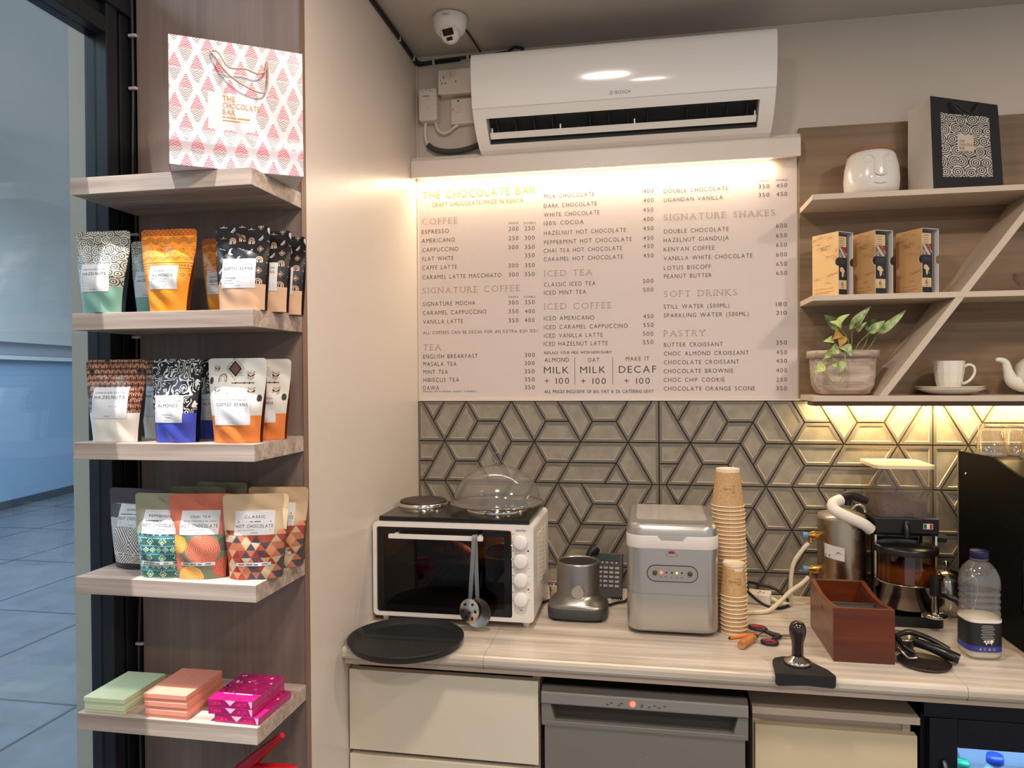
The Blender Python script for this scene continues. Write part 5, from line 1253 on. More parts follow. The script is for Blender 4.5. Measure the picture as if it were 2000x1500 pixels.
# pastries on the rack inside
M_PAST = mat('pastry', (196, 122, 58), .55, var=.5, vscale=(60, 60, 60), rgb2=(120, 60, 24))
for lab, cx, cy_, s in (('golden curved pastry behind the oven glass, nearer the middle', -.565, -.285, 1.0), ('golden pastry behind the oven glass, half hidden by the hanging spoons', -.418, -.30, .9)):
    p = tag(obj('pastry', MB().tube([(-.050 * s, .010, .012), (-.030 * s, -.004, .019), (0, -.010, .023), (.030 * s, -.004, .019), (.050 * s, .012, .011)], [.006, .017, .022, .017, .006], 14, spline=5), M_PAST), lab, 'pastry', 'pastries in the oven')
    p.location = (cx, cy_, 1.0486)
lamp('oven_lamp', 'POINT', (-.40, -.20, 1.125), 2.0, (1.0, .52, .22), shadow_soft_size=.01)
# cloche
cl = thing('glass_cloche', 'clear domed cake cover standing on the right hotplate of the oven', 'cake cover', (-.440, -.262, 1.1912))
M_CLO = glass('cloche_clear', (228, 224, 218), .9, rough=.10, ior=1.45, edge=.03, haze=.10)
rd = .118
prof = [(.1275, .0008), (.1285, .0025), (.122, .006), (.118, .007)] + [(rd * math.cos(a), .007 + .098 * math.sin(a)) for a in [PI / 2 * k / 18 for k in range(1, 18)]] + [(.002, .1052)]
obj('dome', MB().lathe(prof, n=64), M_CLO, cl)
obj('rim', MB().tube([(.1265 * math.cos(2 * PI * k / 48), .1265 * math.sin(2 * PI * k / 48), .0028) for k in range(48)], .0024, 8, closed=True), glass('rim_clear', (210, 204, 196), 2.2, ior=1.5, edge=.1), cl)
obj('ring_handle', MB().lathe([(0, .1050), (.009, .1055), (.007, .110), (.004, .112), (0, .1125)], n=20).tube([(.0125 * math.cos(2 * PI * k / 28), 0, .1245 + .0125 * math.sin(2 * PI * k / 28)) for k in range(28)], .0021, 8, closed=True), glass('rim_clear', (210, 204, 196), 2.2, ior=1.5, edge=.1), cl)
# hanging spoons
M_SS = mat('stainless', (190, 184, 176), .22, 1.0)
def spoon(label, name, x, y, ang, head, holes):
    t = thing(name, label, 'spoon', (x, y, 1.1392), 0, 'utensils hanging on the oven door handle')
    hnd = MB()
    k = math.sin(math.radians(ang)); Lh = .160
    pts = [(.0, .0125, -.004), (.0, .0125, .0012), (0, .0, .0028), (0, -.0022, -.004), (k * .05, -.002, -.05), (k * .12, -.0015, -.12), (k * Lh, -.001, -Lh)]
    w = .0052
    vs = []
    for p in pts: vs += [(p[0] - w, p[1], p[2]), (p[0] + w, p[1], p[2])]
    m = len(pts); vs2 = [(a, b - .0014 if i > 5 else b, c + (.0014 if i < 6 else 0)) for i, (a, b, c) in enumerate(vs)]
    hnd.add(vs + vs2, [(2 * i, 2 * i + 1, 2 * i + 3, 2 * i + 2) for i in range(m - 1)] + [(2 * m + 2 * i, 2 * m + 2 * i + 2, 2 * m + 2 * i + 3, 2 * m + 2 * i + 1) for i in range(m - 1)]
            + [(2 * i, 2 * i + 2, 2 * m + 2 * i + 2, 2 * m + 2 * i) for i in range(m - 1)] + [(2 * i + 1, 2 * m + 2 * i + 1, 2 * m + 2 * i + 3, 2 * i + 3) for i in range(m - 1)], 0)
    obj('handle', hnd, M_SS, t)
    hx, hz = k * (Lh + head[1] * .8), -(Lh + head[1] * .8)
    b = MB(); b.grid(lambda a, c: (hx + head[0] * c * math.cos(2 * PI * a), -.001 - head[2] * (1 - c * c) * -1.0 - .004, hz + head[1] * c * math.sin(2 * PI * a)), 36, 8)
    bw = obj('bowl', b, M_SS, t)
    if holes:
        mh = MB()
        for hx2, hz2 in ((-.010, .018), (.010, .018), (-.017, .0), (.017, .0), (0, -.004), (-.009, -.018), (.009, -.018)): disc(mh, hx + hx2, hz + hz2, .0034, y=-.0125)
        obj('drain_hole', mh, mat('hole_dark', (28, 24, 22), .6), bw)
sp_y = -.4515
spoon('perforated steel skimmer spoon hanging in front on the oven door handle', 'skimmer_spoon', -.4590, sp_y - .0040, -4, (.025, .031, -.006), 1)
spoon('steel ladle hanging behind the skimmer on the oven door handle', 'ladle', -.4565, sp_y - .0002, 1.5, (.034, .037, .008), 0)
# tray
tr = tag(obj('serving_tray', MB().lathe([(0, .004), (.122, .004), (.128, .006), (.1365, .0185), (.1385, .0185), (.1385, .0165), (.130, .001), (.122, 0), (0, 0)], n=80), mat('tray_black', (30, 30, 30), .55, bump=.1, bscale=300)), 'large round black serving tray lying on the counter in front of the oven', 'tray')
tr.location = (-.603, -.560, CZ + .0004)

# ================================================================ MIDDLE OF THE COUNTER
mbse = thing('blender_base', 'round brushed steel motor base with a front dial beside the oven', 'appliance', (-.217, -.275, CZ + .0004))
M_BR = mat('brushed_steel', (150, 144, 136), .28, .9, aniso=.6)
mb = MB(); ft = sq(.079, 40, 4)
for k, (s, z) in enumerate(((.97, .004), (1.0, .008), (1.0, .030))): pass
vs = []; lv = [(.95, .006), (1.0, .010), (1.0, .028), (.985, .032)]
for s, z in lv: vs += [(p[0] * s, p[1] * s * .92, z) for p in ft]
mb.add(vs, [(k * 40 + i, k * 40 + (i + 1) % 40, (k + 1) * 40 + (i + 1) % 40, (k + 1) * 40 + i) for k in range(3) for i in range(40)], 0, True); mb.add(vs[:40], [tuple(range(40))[::-1]], 0); mb.add(vs[-40:], [tuple(range(40))], 0)
obj('foot_plinth', mb, mat('grey_plastic', (66, 66, 66), .45), mbse)
mb = MB(); vs = []
for t_, z, r in ((0, .0325, .0775), (.15, .038, .074), (.5, .044, .066), (.85, .052, .0595), (1, .062, .0575)):
    for i, p in enumerate(ft):
        a = math.atan2(p[1], p[0]); c = (math.cos(a) * r, math.sin(a) * r); q = (p[0] * .98, p[1] * .9)
        vs.append((q[0] * (1 - t_) + c[0] * t_, q[1] * (1 - t_) + c[1] * t_, z))
mb.add(vs, [(k * 40 + i, k * 40 + (i + 1) % 40, (k + 1) * 40 + (i + 1) % 40, (k + 1) * 40 + i) for k in range(4) for i in range(40)], 0, True)
mb.lathe([(.0575, .062), (.0565, .140), (.0555, .1455), (.0530, .1460), (.0505, .144), (.0495, .120), (0, .118)], n=64)
obj('motor_housing', mb, M_BR, mbse)
obj('coupling_well', MB().lathe([(.0492, .1425), (.0485, .1195), (.02, .1185), (.012, .126), (0, .127)], n=40), mat('rubber_black', (20, 20, 20), .5), mbse)
obj('dial', MB().lathe([(.0172, 0), (.0172, .006), (.0162, .0080)], n=48, axis='y').shift((.004, -.0555, .076)), mat('dial_steel', (186, 178, 166), .3, .9), mbse)
for x in (-.055, .055):
    for y in (-.05, .05): obj('foot', MB().lathe([(0, 0), (.010, 0), (.010, .0065), (0, .0065)], (x, y, 0), 16), MATS['rubber_black'], mbse)
cd = tag(obj('appliance_lead', MB().tube([(-.2955, -.20, .917), (-.315, -.19, .905), (-.332, -.20, .9045)], .0035, 8, spline=5).tube([(-.14, -.20, .906), (-.12, -.17, .9045), (-.10, -.16, .906), (-.092, -.15, .91)], .0035, 8, spline=5), M_BLK), 'short black power cord running behind the steel motor base', 'cord')
gl_ = tag(obj('drinking_glass', MB().lathe([(0, .001), (.020, .001), (.023, .05), (.0222, .05), (.0192, .006), (0, .006)], n=28), glass('clear_glass', (250, 248, 244), 1.6, ior=1.5)), 'small clear glass on the counter close to the right side of the oven', 'glass')
gl_.location = (-.285, -.185, CZ + .0004)
ph = thing('desk_phone', 'grey push button desk phone propped by the tiles behind the steel motor base', 'phone', (-.148, -.12, CZ + .0004), math.radians(-4))
tilt = Matrix.Rotation(math.radians(-17), 4, 'X')
obj('body', MB().box(-.044, .040, 0, .022, 0, .128).xf(tilt), mat('phone_grey', (74, 72, 72), .35), ph, bevel=.003)
ks = MB(); kd = MB()
for r in range(5):
    for c in range(4):
        ks.box(-.030 + c * .0165, -.0185 + c * .0165, -.0035, -.0004, .082 - r * .0125, .0885 - r * .0125)
for c in range(5): ks.box(-.034 + c * .0135, -.028 + c * .0135, -.003, -.0004, .0975, .1025)
obj('key', ks.xf(tilt), mat('phone_key', (176, 172, 168), .35), ph)
kd.box(-.034, .032, -.0016, -.0004, .106, .124); obj('display', kd.xf(tilt), mat('phone_lcd', (58, 68, 60), .15), ph)
obj('handset', MB().tube([(-.056, -.004, .02), (-.060, .010, .07), (-.054, .016, .118), (-.035, .030, .138)], [.012, .010, .011, .015], 12, spline=5), mat('phone_black', (30, 28, 28), .4), ph)
obj('coiled_cord', MB().tube([(.012 + .012 * math.sin(k * .9) * 0 + k * .0012, -.020 + .004 * math.sin(k * 1.3), .008 + .004 * math.cos(k * 1.3)) for k in range(28)], .0014, 6), MATS['phone_black'], ph)

im = thing('ice_maker', 'silver countertop ice maker with an oval control panel in the middle of the counter', 'ice maker', (.0255, -.255, CZ + .0004))
M_SIL = mat('silver_shell', (186, 182, 176), .30, .75)
W2, D2 = .1105, .155
def shell(lv, m, name, smooth=True):
    mb = MB(); N = 0; vs = []
    for s, z, ro in lv:
        rr = rrect(-W2 * s, W2 * s, -D2 * s, D2 * s, ro, 7); N = len(rr); vs += [(p[0], p[1], z) for p in rr]
    mb.add(vs, [(k * N + i, k * N + (i + 1) % N, (k + 1) * N + (i + 1) % N, (k + 1) * N + i) for k in range(len(lv) - 1) for i in range(N)], 0, True)
    mb.add(vs[:N], [tuple(range(N))[::-1]], 0); mb.add(vs[-N:], [tuple(range(N))], 0)
    return obj(name, mb, m, im)
shell([(.93, .008, .03), (.985, .012, .036), (1.0, .022, .038), (1.0, .1025, .038)], M_SIL, 'lower_housing')
shell([(.985, .1028, .036), (.985, .1048, .036)], mat('seam_light', (214, 210, 204), .3, .4), 'seam')
shell([(1.0, .1050, .038), (1.0, .214, .038)], M_SIL, 'upper_housing')
shell([(1.006, .2143, .038), (1.012, .218, .039), (1.012, .243, .039), (1.002, .246, .038)], mat('band_white', (214, 206, 198), .4), 'band')
shell([(.995, .2465, .038), (.985, .262, .038), (.955, .270, .034), (.93, .2725, .03)], M_SIL, 'lid')
obj('lid_window', MB().prism(rrect(-.088, .088, -.085, .128, .012), .2727, .2742, 'xy'), mat('lid_tint', (176, 170, 162), .12), im)
mb = MB(); mb.prism([(-.035, .246), (.033, .246), (.024, .2365), (-.026, .2365)], -.1578, -.1568, 'xz'); obj('lid_grip', mb, mat('grip_grey', (168, 160, 154), .4), im)
PI_ = lambda a, b: (a, -D2 - .0006, b)
cpn = obj('control_panel', MB().prism(rrect(-.0615, .0605, .134, .175, .0202, 10), -D2 - .0012, -D2 + .001, 'xz'), mat('panel_dark', (52, 48, 46), .4), im)
obj('panel_face', MB().prism(rrect(-.0595, .0585, .136, .173, .0184, 10), -D2 - .0018, -D2, 'xz'), mat('panel_grey', (168, 162, 156), .3, .5), cpn)
for x in (-.042, .0415): obj('button', MB().lathe([(.0058, 0), (.0058, .003), (.004, .0042), (0, .0042)], n=24, axis='y').shift((x, -D2 - .0018, .156)), mat('button_dark', (92, 84, 78), .25, .7), cpn)
PL = lambda a, b: (a, -D2 - .0022, b)
for x, r, m in ((-.0265, .0036, mat('led_red', (255, 60, 40), .4, emit=7)), (-.0145, .0021, mat('led_off', (30, 26, 26), .3)), (-.0015, .0021, MATS['led_off']), (.0105, .0026, mat('led_green', (150, 255, 60), .4, emit=3)), (.0225, .0021, MATS['led_off'])):
    obj('indicator', disc(MB(), x, .157, r, P=PL), m, cpn)
mb = MB()
for x in (-.028, -.016, -.003, .010, .022): bar(mb, x - .003, x + .003, .1445, .1470, P=PL)
obj('panel_print', mb, mat('print_grey', (120, 114, 108), .5), cpn)
mb = MB(); c = (-.002, .2035)
mb.add([PI_(c[0] + a, c[1] + b) for a, b in ((-.007, 0), (.007, 0), (.0085, .0075), (.0042, .0035), (.0020, .0085), (0, .0040), (-.0020, .0085), (-.0042, .0035), (-.0085, .0075))], [tuple(range(9))], 0)
disc(mb, c[0], c[1] - .0035, .0048, P=PI_, sx=2.9, r0=.0044, mi=0, n=32)
obj('emblem', mb, mat('emblem_red', (150, 30, 44), .4), im)

# ---------------------------------------------------------------- paper cups
KR, KC = mat('cup_kraft', (206, 168, 118), .7, var=.35, vscale=(160, 160, 160), rgb2=(182, 140, 92)), mat('cup_rim', (232, 214, 184), .5)
def cup_mesh(rr, rb, h):
    mb = MB()
    mb.lathe([(rr, .0015), (rb + (rr - rb) * .07, h * .93)], n=40, mi=0); mb.lathe([(rb + (rr - rb) * .07, h * .93), (rb, h), (rb + .0004, h + .0012), (rb - .0012, h + .0014), (rb - .002, h - .001), (0, h - .001)], n=40, mi=1)
    mb.tube([(rr * math.cos(2 * PI * k / 40), rr * math.sin(2 * PI * k / 40), .0017) for k in range(40)], .0016, 8, mi=1, closed=True)
    return mb
def stack(x, y, n, rr, rb, h, pitch, lean, nm, where, grp):
    p0 = obj('paper_cup', cup_mesh(rr, rb, h), [KR, KC]); tag(p0, 'identical kraft paper cups nested upside down in the ' + where, 'paper cup', grp)
    for k in range(n):
        o = p0 if k == 0 else p0.copy()
        if k: COL.objects.link(o)
        o.location = (x + lean * k * k / n / n + .0006 * math.sin(k * 1.7), y + .0005 * math.cos(k * 2.1), CZ + .0004 + pitch * k)
        if k == n - 1:
            o['label'] = 'topmost upside down kraft cup of the ' + where
            b = obj('printed_name', cup_print(rr, rb, h), mat('cup_ink', (126, 88, 50), .6)); b.parent = o
def cup_print(rr, rb, h):
    mb = MB()
    def P(a, b):
        r = rb + (rr - rb) * (1 - b / h) + .0004; g = a / r - .15 - PI / 2 + .12
        return (r * math.cos(g), r * math.sin(g), b)
    text(mb, 'THE', .006, h * .545, h * .05, .010, P=P); text(mb, 'CHOCOLATE', -.014, h * .46, h * .06, .030, P=P); text(mb, 'BAR', .008, h * .385, h * .05, .009, P=P); bar(mb, -.014, .014, h * .64, h * .648, P=P)
    return mb
stack(.1775, -.262, 30, .0405, .0295, .095, .01033, -.006, 't', 'tall rear stack beside the ice maker', 'tall rear stack of paper cups')
stack(.1755, -.347, 10, .0318, .0262, .080, .01020, 0, 's', 'short front stack beside the ice maker', 'short front stack of paper cups')

# ---------------------------------------------------------------- scissors, opener, pencil, power strip and leads
pn = tag(obj('orange_stick', MB().tube([(.160, -.407, .9046), (.19, -.392, .9048), (.222, -.372, .9052)], .0038, 10).tube([(.1575, -.4085, .9046), (.1600, -.407, .9046)], [.0026, .0036], 8, mi=1), [mat('orange_plastic', (232, 122, 36), .4), mat('tip_dark', (50, 40, 34), .5)]), 'thin orange stick lying by the foot of the front cup stack', 'stick')
kn = thing('opener', 'small tool with a rounded wooden handle lying beside the scissors', 'tool', (.2, -.43, CZ + .0004))
obj('handle', MB().tube([(.179, -.470, .9112), (.19, -.450, .9112), (.214, -.415, .9112)], [.0095, .0105, .008], 16, spline=4), wood('handle_wood', (206, 142, 86), (170, 106, 58), 'y', 40, 120, .4), kn, world=True)
obj('ferrule', MB().tube([(.214, -.415, .9112), (.222, -.404, .911)], [.008, .006], 14), M_SS, kn, world=True)
obj('blade', MB().prism([(.219, -.408), (.223, -.402), (.242, -.366), (.246, -.370)], .9098, .9112, 'xy'), M_SS, kn, world=True)
sx_ = thing('scissors', 'scissors with black and red loop handles lying left of the tamper', 'scissors', (.25, -.39, CZ + .0004))
M_SB, M_SR = mat('scissor_black', (34, 28, 32), .4), mat('scissor_red', (166, 44, 52), .4)
def loop(cx, cy, a, b, ang, zz):
    pts = [(cx + a * math.cos(t) * math.cos(ang) - b * math.sin(t) * math.sin(ang), cy + a * math.cos(t) * math.sin(ang) + b * math.sin(t) * math.cos(ang), zz) for t in [2 * PI * k / 28 for k in range(28)]]
    pin = [(cx + (p[0] - cx) * .80, cy + (p[1] - cy) * .80, zz + .0006) for p in pts]
    h_ = obj('handle_loop', MB().tube(pts, .0042, 10, closed=True), M_SB, sx_, world=True)
    obj('grip_lining', MB().tube(pin, .0032, 10, closed=True), M_SR, h_, world=True)
loop(.230, -.366, .020, .013, math.radians(-25), .9185); loop(.249, -.424, .017, .012, math.radians(-15), .9055)
obj('shank', MB().tube([(.244, -.376, .916), (.262, -.384, .911), (.278, -.384, .909)], [.005, .006, .005], 10), M_SB, sx_, world=True)
obj('shank', MB().tube([(.258, -.412, .9055), (.268, -.396, .907), (.280, -.384, .907)], [.005, .006, .005], 10), M_SB, sx_, world=True)
mb = MB(); mb.prism([(.270, -.389), (.272, -.379), (.336, -.369), (.338, -.3715)], .9085, .9097, 'xy'); mb.prism([(.270, -.381), (.273, -.390), (.337, -.3745), (.3365, -.372)], .9065, .9077, 'xy')
obj('blade', mb, M_SS, sx_, world=True)

ps = thing('power_strip', 'white power strip with a black plug on the counter behind the cups', 'power strip', (.25, -.07, CZ + .0004))
obj('body', MB().box(.17, .305, -.105, -.055, .9005, .930).xf(Matrix.Translation((.24, -.08, 0)) @ Matrix.Rotation(-.25, 4, 'Z') @ Matrix.Translation((-.24, .08, 0))), mat('strip_white', (222, 212, 196), .35), ps, bevel=.004, world=True)
obj('plug', MB().box(.205, .245, -.095, -.06, .9305, .952), M_BLK, ps, bevel=.005, world=True)
mb = MB()
for x, y in ((.275, -.088), (.283, -.100), (.268, -.102)): disc(mb, x, y, .003, P=lambda a, b: (a, b, .9304))
obj('socket_holes', mb, M_HOLE, ps, world=True)
bc = tag(obj('black_cord', MB().tube([(.218, -.072, .957), (.24, -.115, .935), (.275, -.145, .912), (.312, -.150, .9048), (.345, -.120, .9048), (.350, -.075, .908), (.325, -.04, .925), (.28, -.03, .935), (.25, -.05, .945)], .0042, 10, spline=8), M_BLK), 'black power cord looping over the white power strip', 'cord')

# ---------------------------------------------------------------- boiler tank with hoses
bo = thing('water_tank', 'cylindrical stainless water tank with brass valves between the cups and the grinder', 'tank', (.4845, -.112, CZ + .0004)); bo.scale = (.83, .83, 1)
M_TK = mat('tank_steel', (186, 168, 146), .24, 1.0, aniso=.7)
obj('body', MB().lathe([(0, 0), (.0735, 0), (.0740, .003), (.0740, .244), (.0735, .247)], n=64), M_TK, bo)
obj('lid', MB().lathe([(.0752, .2475), (.0756, .252), (.070, .258), (.045, .266), (.02, .271), (0, .272)], n=64), mat('tank_lid', (206, 196, 180), .3, .8), bo)
lb = MB(); lt = MB()
def PT_(a, b, o=.0004):
    g = a / .074 - PI / 2 - .55; return ((.0740 + o) * math.cos(g), (.0740 + o) * math.sin(g), b)
lb.grid(lambda a, b: PT_(-.032 + .064 * a, .150 + .036 * b - .008 * a), 12, 4)
ls = obj('sticker', lb, mat('sticker_grey', (206, 200, 192), .5), bo)
for k in range(6): bar(lt, -.028, .010 - .004 * (k % 3), .180 - k * .004, .1808 - k * .004, P=lambda a, b: PT_(a, b - .004 * (a + .032) / .032, .0008))
lt.add([PT_(a, b, .0008) for a, b in ((.004, .160), (.014, .167), (.028, .159), (.016, .163))], [(0, 1, 2, 3)]); bar(lt, -.030, -.012, .1515, .1575, P=lambda a, b: PT_(a, b, .0008))
obj('sticker_print', lt, mat('print_grey2', (110, 104, 100), .5), ls)
M_BRASS = mat('brass', (206, 154, 82), .25, 1.0)
for zz in (.200, .108):
    v = obj('valve', MB().tube([(-.0735, -.012, zz), (-.092, -.016, zz), (-.108, -.018, zz)], [.0115, .0125, .0085], 14).tube([(-.100, -.018, zz - .003), (-.100, -.019, zz - .018)], [.007, .008], 12), M_BRASS, bo)
    obj('valve_cap', MB().tube([(-.1085, -.018, zz), (-.1245, -.019, zz)], [.0085, .0095], 14), mat('valve_blue', (96, 138, 176), .4), v)
    obj('valve_stem', MB().tube([(-.104, -.018, zz), (-.1095, -.018, zz)], .0045, 10), mat('strip_white', (222, 212, 196), .35), v)
hs1 = tag(obj('clear_hose', MB().tube([(.396, -.131, 1.080), (.380, -.132, 1.062), (.356, -.13, 1.02), (.350, -.125, .96), (.352, -.12, .915), (.340, -.115, .906), (.318, -.10, .9085), (.30, -.075, .913)], .0058, 12, spline=8), mat('hose_milky', (214, 202, 174), .3)), 'milky hose dropping from the upper brass valve to the counter', 'hose')
hs2 = tag(obj('clear_hose', MB().tube([(.395, -.131, .988), (.375, -.138, .970), (.345, -.142, .948), (.315, -.162, .925), (.280, -.19, .9078), (.235, -.205, .9068), (.2225, -.212, .9068)], .0058, 12, spline=8), MATS['hose_milky']), 'milky hose running from the lower brass valve across the counter behind the cups', 'hose')
# steam hose on top
wh = thing('white_hose', 'thick white hose with a black grip lying over the lid of the water tank', 'hose', (.50, -.15, 1.18))
obj('tube', MB().tube([(.470, -.165, 1.206), (.447, -.180, 1.197), (.449, -.195, 1.182), (.478, -.205, 1.167), (.515, -.207, 1.150), (.534, -.20, 1.135)], .0145, 16, spline=8), mat('hose_white', (224, 216, 204), .45), wh, world=True)
obj('grip', MB().tube([(.466, -.163, 1.207), (.490, -.155, 1.2165), (.515, -.150, 1.210), (.540, -.150, 1.200)], [.0105, .0125, .012, .008], 14, spline=5).tube([(.490, -.155, 1.2065), (.49, -.155, 1.190)], .009, 12), mat('grip_black', (22, 20, 20), .5), wh, world=True)
obj('clamp', MB().tube([(.497, -.16, 1.179), (.512, -.163, 1.193), (.528, -.163, 1.188), (.534, -.16, 1.174)], .0045, 10, spline=5), M_SS, wh, world=True)

# ---------------------------------------------------------------- coffee grinder with doser
gr = thing('coffee_grinder', 'espresso grinder with clear bean hopper and amber dosing chamber', 'coffee grinder', (.622, -.12, CZ + .0004))
M_CHR = mat('chrome', (214, 208, 198), .12, 1.0)
gx0, gx1 = .5475, .6985
mb = MB(); mb.box(.560, .690, -.115, -.025, .928, 1.118); obj('motor_body', mb, mat('grinder_chrome', (176, 164, 150), .16, 1.0), gr, bevel=.012, seg=4, world=True)
obj('base_plate', MB().prism(rrect(.553, .697, -.245, -.02, .02), .9008, .927, 'xy'), mat('grinder_black', (24, 22, 22), .35), gr, bevel=.004, world=True)
mb = MB(); mb.prism([(-.03, 1.120), (-.19, 1.120), (-.195, 1.128), (-.196, 1.166), (-.02, 1.176)], gx0, gx1, 'yz'); obj('collar', mb, MATS['grinder_black'], gr, bevel=.002, world=True)
mb = MB()
for x in (gx0 + .003, gx1 - .003): mb.box(x - .0025, x + .0025, -.185, -.178, .985, 1.120)
obj('side_rail', mb, M_CHR, gr, world=True)
hp = rrect(gx0 + .004, gx1 - .004, -.192, -.028, .026, 8)
mb = MB(); n = len(hp); vs = [(p[0], p[1], 1.167) for p in hp] + [(p[0], p[1], 1.292) for p in hp]
mb.add(vs, [(i, (i + 1) % n, n + (i + 1) % n, n + i) for i in range(n)], 0, True)
obj('hopper', mb, glass('hopper_smoke', (240, 232, 220), .8, ior=1.45, edge=.01, haze=.06), gr, world=True)
obj('hopper_lid', MB().prism(rrect(gx0 + .001, gx1 - .001, -.195, -.025, .028, 8), 1.2922, 1.301, 'xy'), mat('lid_cream', (226, 204, 168), .4), gr, bevel=.002, world=True)
obj('lid_mark', disc(MB(), .620, -.11, .012, P=lambda a, b: (a, b, 1.3013), sx=1.4), mat('lid_mark', (196, 160, 116), .5), gr, world=True)
mb = MB(); hq = rrect(gx0 + .016, gx1 - .016, -.182, -.038, .03, 8); n = len(hq)
rnd = random.Random(2)
mb.add([(p[0], p[1], 1.168) for p in hq] + [(p[0], p[1], 1.206 + rnd.uniform(-.002, .002)) for p in hq] + [(.622, -.11, 1.214)], [(i, (i + 1) % n, n + (i + 1) % n, n + i) for i in range(n)] + [(n + i, n + (i + 1) % n, 2 * n) for i in range(n)], 0, True)
bn = obj('coffee_beans', mb, mat('beans', (96, 54, 30), .5, var=.6, vscale=(180, 180, 180), rgb2=(26, 14, 10), bump=1.0, bscale=260), gr, world=True)
bn['kind'] = 'stuff'
mb = MB(); FX, FZ = .6625, 1.1405
for k, m in enumerate((0, 1, 2)): bar(mb, FX + .0068 * k, FX + .0068 * (k + 1), FZ, FZ + .012, y=-.1968, mi=m)
bar(mb, FX - .0010, FX + .0214, FZ - .001, FZ + .013, y=-.1964, mi=1)
obj('flag_sticker', mb, [mat('flag_green', (40, 90, 56), .4), mat('flag_white', (226, 222, 216), .4), mat('flag_red', (176, 44, 44), .4)], gr, world=True)
obj('hopper_knob', MB().tube([(.620, -.199, 1.150), (.620, -.206, 1.138), (.620, -.206, 1.118)], [.006, .008, .007], 12).tube([(.620, -.204, 1.158), (.620, -.200, 1.150)], .0045, 10, mi=1), [MATS['grinder_black'], M_CHR], gr, world=True)
dcx, dcy, dr_ = .623, -.185, .0715
obj('doser_chamber', MB().lathe([(dr_, 1.008), (dr_, 1.078)], (dcx, dcy, 0), 56), glass('amber', (232, 196, 152), 1.0, ior=1.45, edge=.05), gr, world=True)
obj('ground_coffee', MB().lathe([(dr_ - .004, 1.008), (dr_ - .004, 1.040), (.03, 1.046), (0, 1.048)], (dcx, dcy, 0), 40), mat('grounds', (96, 62, 38), .9), gr, world=True)
obj('doser_lid', MB().lathe([(dr_ + .003, 1.0785), (dr_ + .004, 1.092), (dr_ + .001, 1.096), (.02, 1.0985), (0, 1.0985)], (dcx, dcy, 0), 56), mat('lid_black', (26, 24, 24), .3), gr, world=True)
obj('doser_base', MB().lathe([(0, .938), (.060, .938), (dr_, .944), (dr_ + .001, 1.004), (dr_ + .006, 1.0045), (dr_ + .006, 1.0078), (dr_ - .003, 1.0078)], (dcx, dcy, 0), 56), mat('doser_metal', (150, 138, 126), .16, 1.0), gr, world=True)
obj('dosing_lever', MB().tube([(.688, -.222, .985), (.715, -.245, .977), (.748, -.262, .967)], [.006, .0075, .008], 10), MATS['grinder_black'], gr, world=True)
mb = MB(); mb.tube([(.664, -.268, 1.036), (.664, -.268, .990)], [.0125, .0125], 20); obj('tamper_grip', mb, MATS['grinder_black'], gr, bevel=.001, world=True)
obj('tamper_rod', MB().tube([(.664, -.268, .990), (.664, -.268, .948)], .0085, 18).lathe([(0, .948), (.018, .948), (.0265, .944), (.0275, .938), (.022, .936), (0, .936)], (.664, -.268, 0), 36), M_CHR, gr, world=True)
obj('tamper_bracket', MB().box(.655, .673, -.268, -.225, .9552, .9632).box(.640, .6465, -.245, -.236, .9275, .9375), M_CHR, gr, world=True)
obj('adjuster_knob', MB().tube([(.6985, -.165, 1.112), (.7245, -.165, 1.110)], .0105, 16), MATS['grinder_black'], gr, world=True)

# ---------------------------------------------------------------- knock box, tamper, mat, plate, portafilter
kb = thing('knock_box', 'open red brown wooden box standing at the front of the counter', 'wooden box', (.435, -.39, CZ + .0004))
W_RED = wood('box_mahogany', (106, 48, 22), (78, 32, 13), 'x', 12, 70, .28); W_REDY = wood('box_mahogany_side', (128, 68, 40), (94, 44, 24), 'y', 12, 70, .3)
kx0, kx1, ky0, ky1, kz0, kz1 = .3715, .4985, -.510, -.270, .9008, 1.021
obj('front_board', MB().box(kx0, kx1, ky0, ky0 + .010, kz0, kz1), W_RED, kb, bevel=.001, world=True)
obj('rear_board', MB().box(kx0, kx1, ky1 - .010, ky1, kz0, kz1), W_RED, kb, bevel=.001, world=True)
sp = [(ky0 + .0102, kz0), (ky0 + .0102, kz1)] + [(ky0 + .0102 + .22 * t, kz1 - .010 * math.sin(PI * t)) for t in [k / 12 for k in range(1, 12)]] + [(ky1 - .0102, kz1), (ky1 - .0102, kz0)]
obj('side_board', MB().prism(sp, kx0, kx0 + .010, 'yz'), W_REDY, kb, world=True); obj('side_board', MB().prism(sp, kx1 - .010, kx1, 'yz'), W_REDY, kb, world=True)
obj('bottom_board', MB().box(kx0 + .010, kx1 - .010, ky0 + .010, ky1 - .010, kz0, kz0 + .008), W_RED, kb, world=True)
obj('knock_bar', MB().tube([(kx0 + .010, -.40, .990), (kx1 - .010, -.40, .990)], .0115, 18), mat('rubber_black', (20, 20, 20), .5), kb, world=True)
obj('bar_screw', disc(MB(), -.405, .990, .004, P=lambda a, b: (kx0 - .0003, a, b)), mat('hole_dark', (28, 24, 22), .6), kb, world=True)
tmx = thing('tamping_mat', 'black rubber tamping mat hooked over the counter edge under the tamper', 'mat', (.29, -.565, CZ + .0002))
pl_ = [(.231, -.6135), (.236, -.548), (.243, -.532), (.262, -.520), (.292, -.518), (.305, -.524), (.343, -.585), (.351, -.6135)]
M_RB = mat('mat_rubber', (30, 29, 28), .7)
obj('pad', MB().prism(pl_, CZ + .0004, CZ + .0090, 'xy'), M_RB, tmx, bevel=.002, world=True)
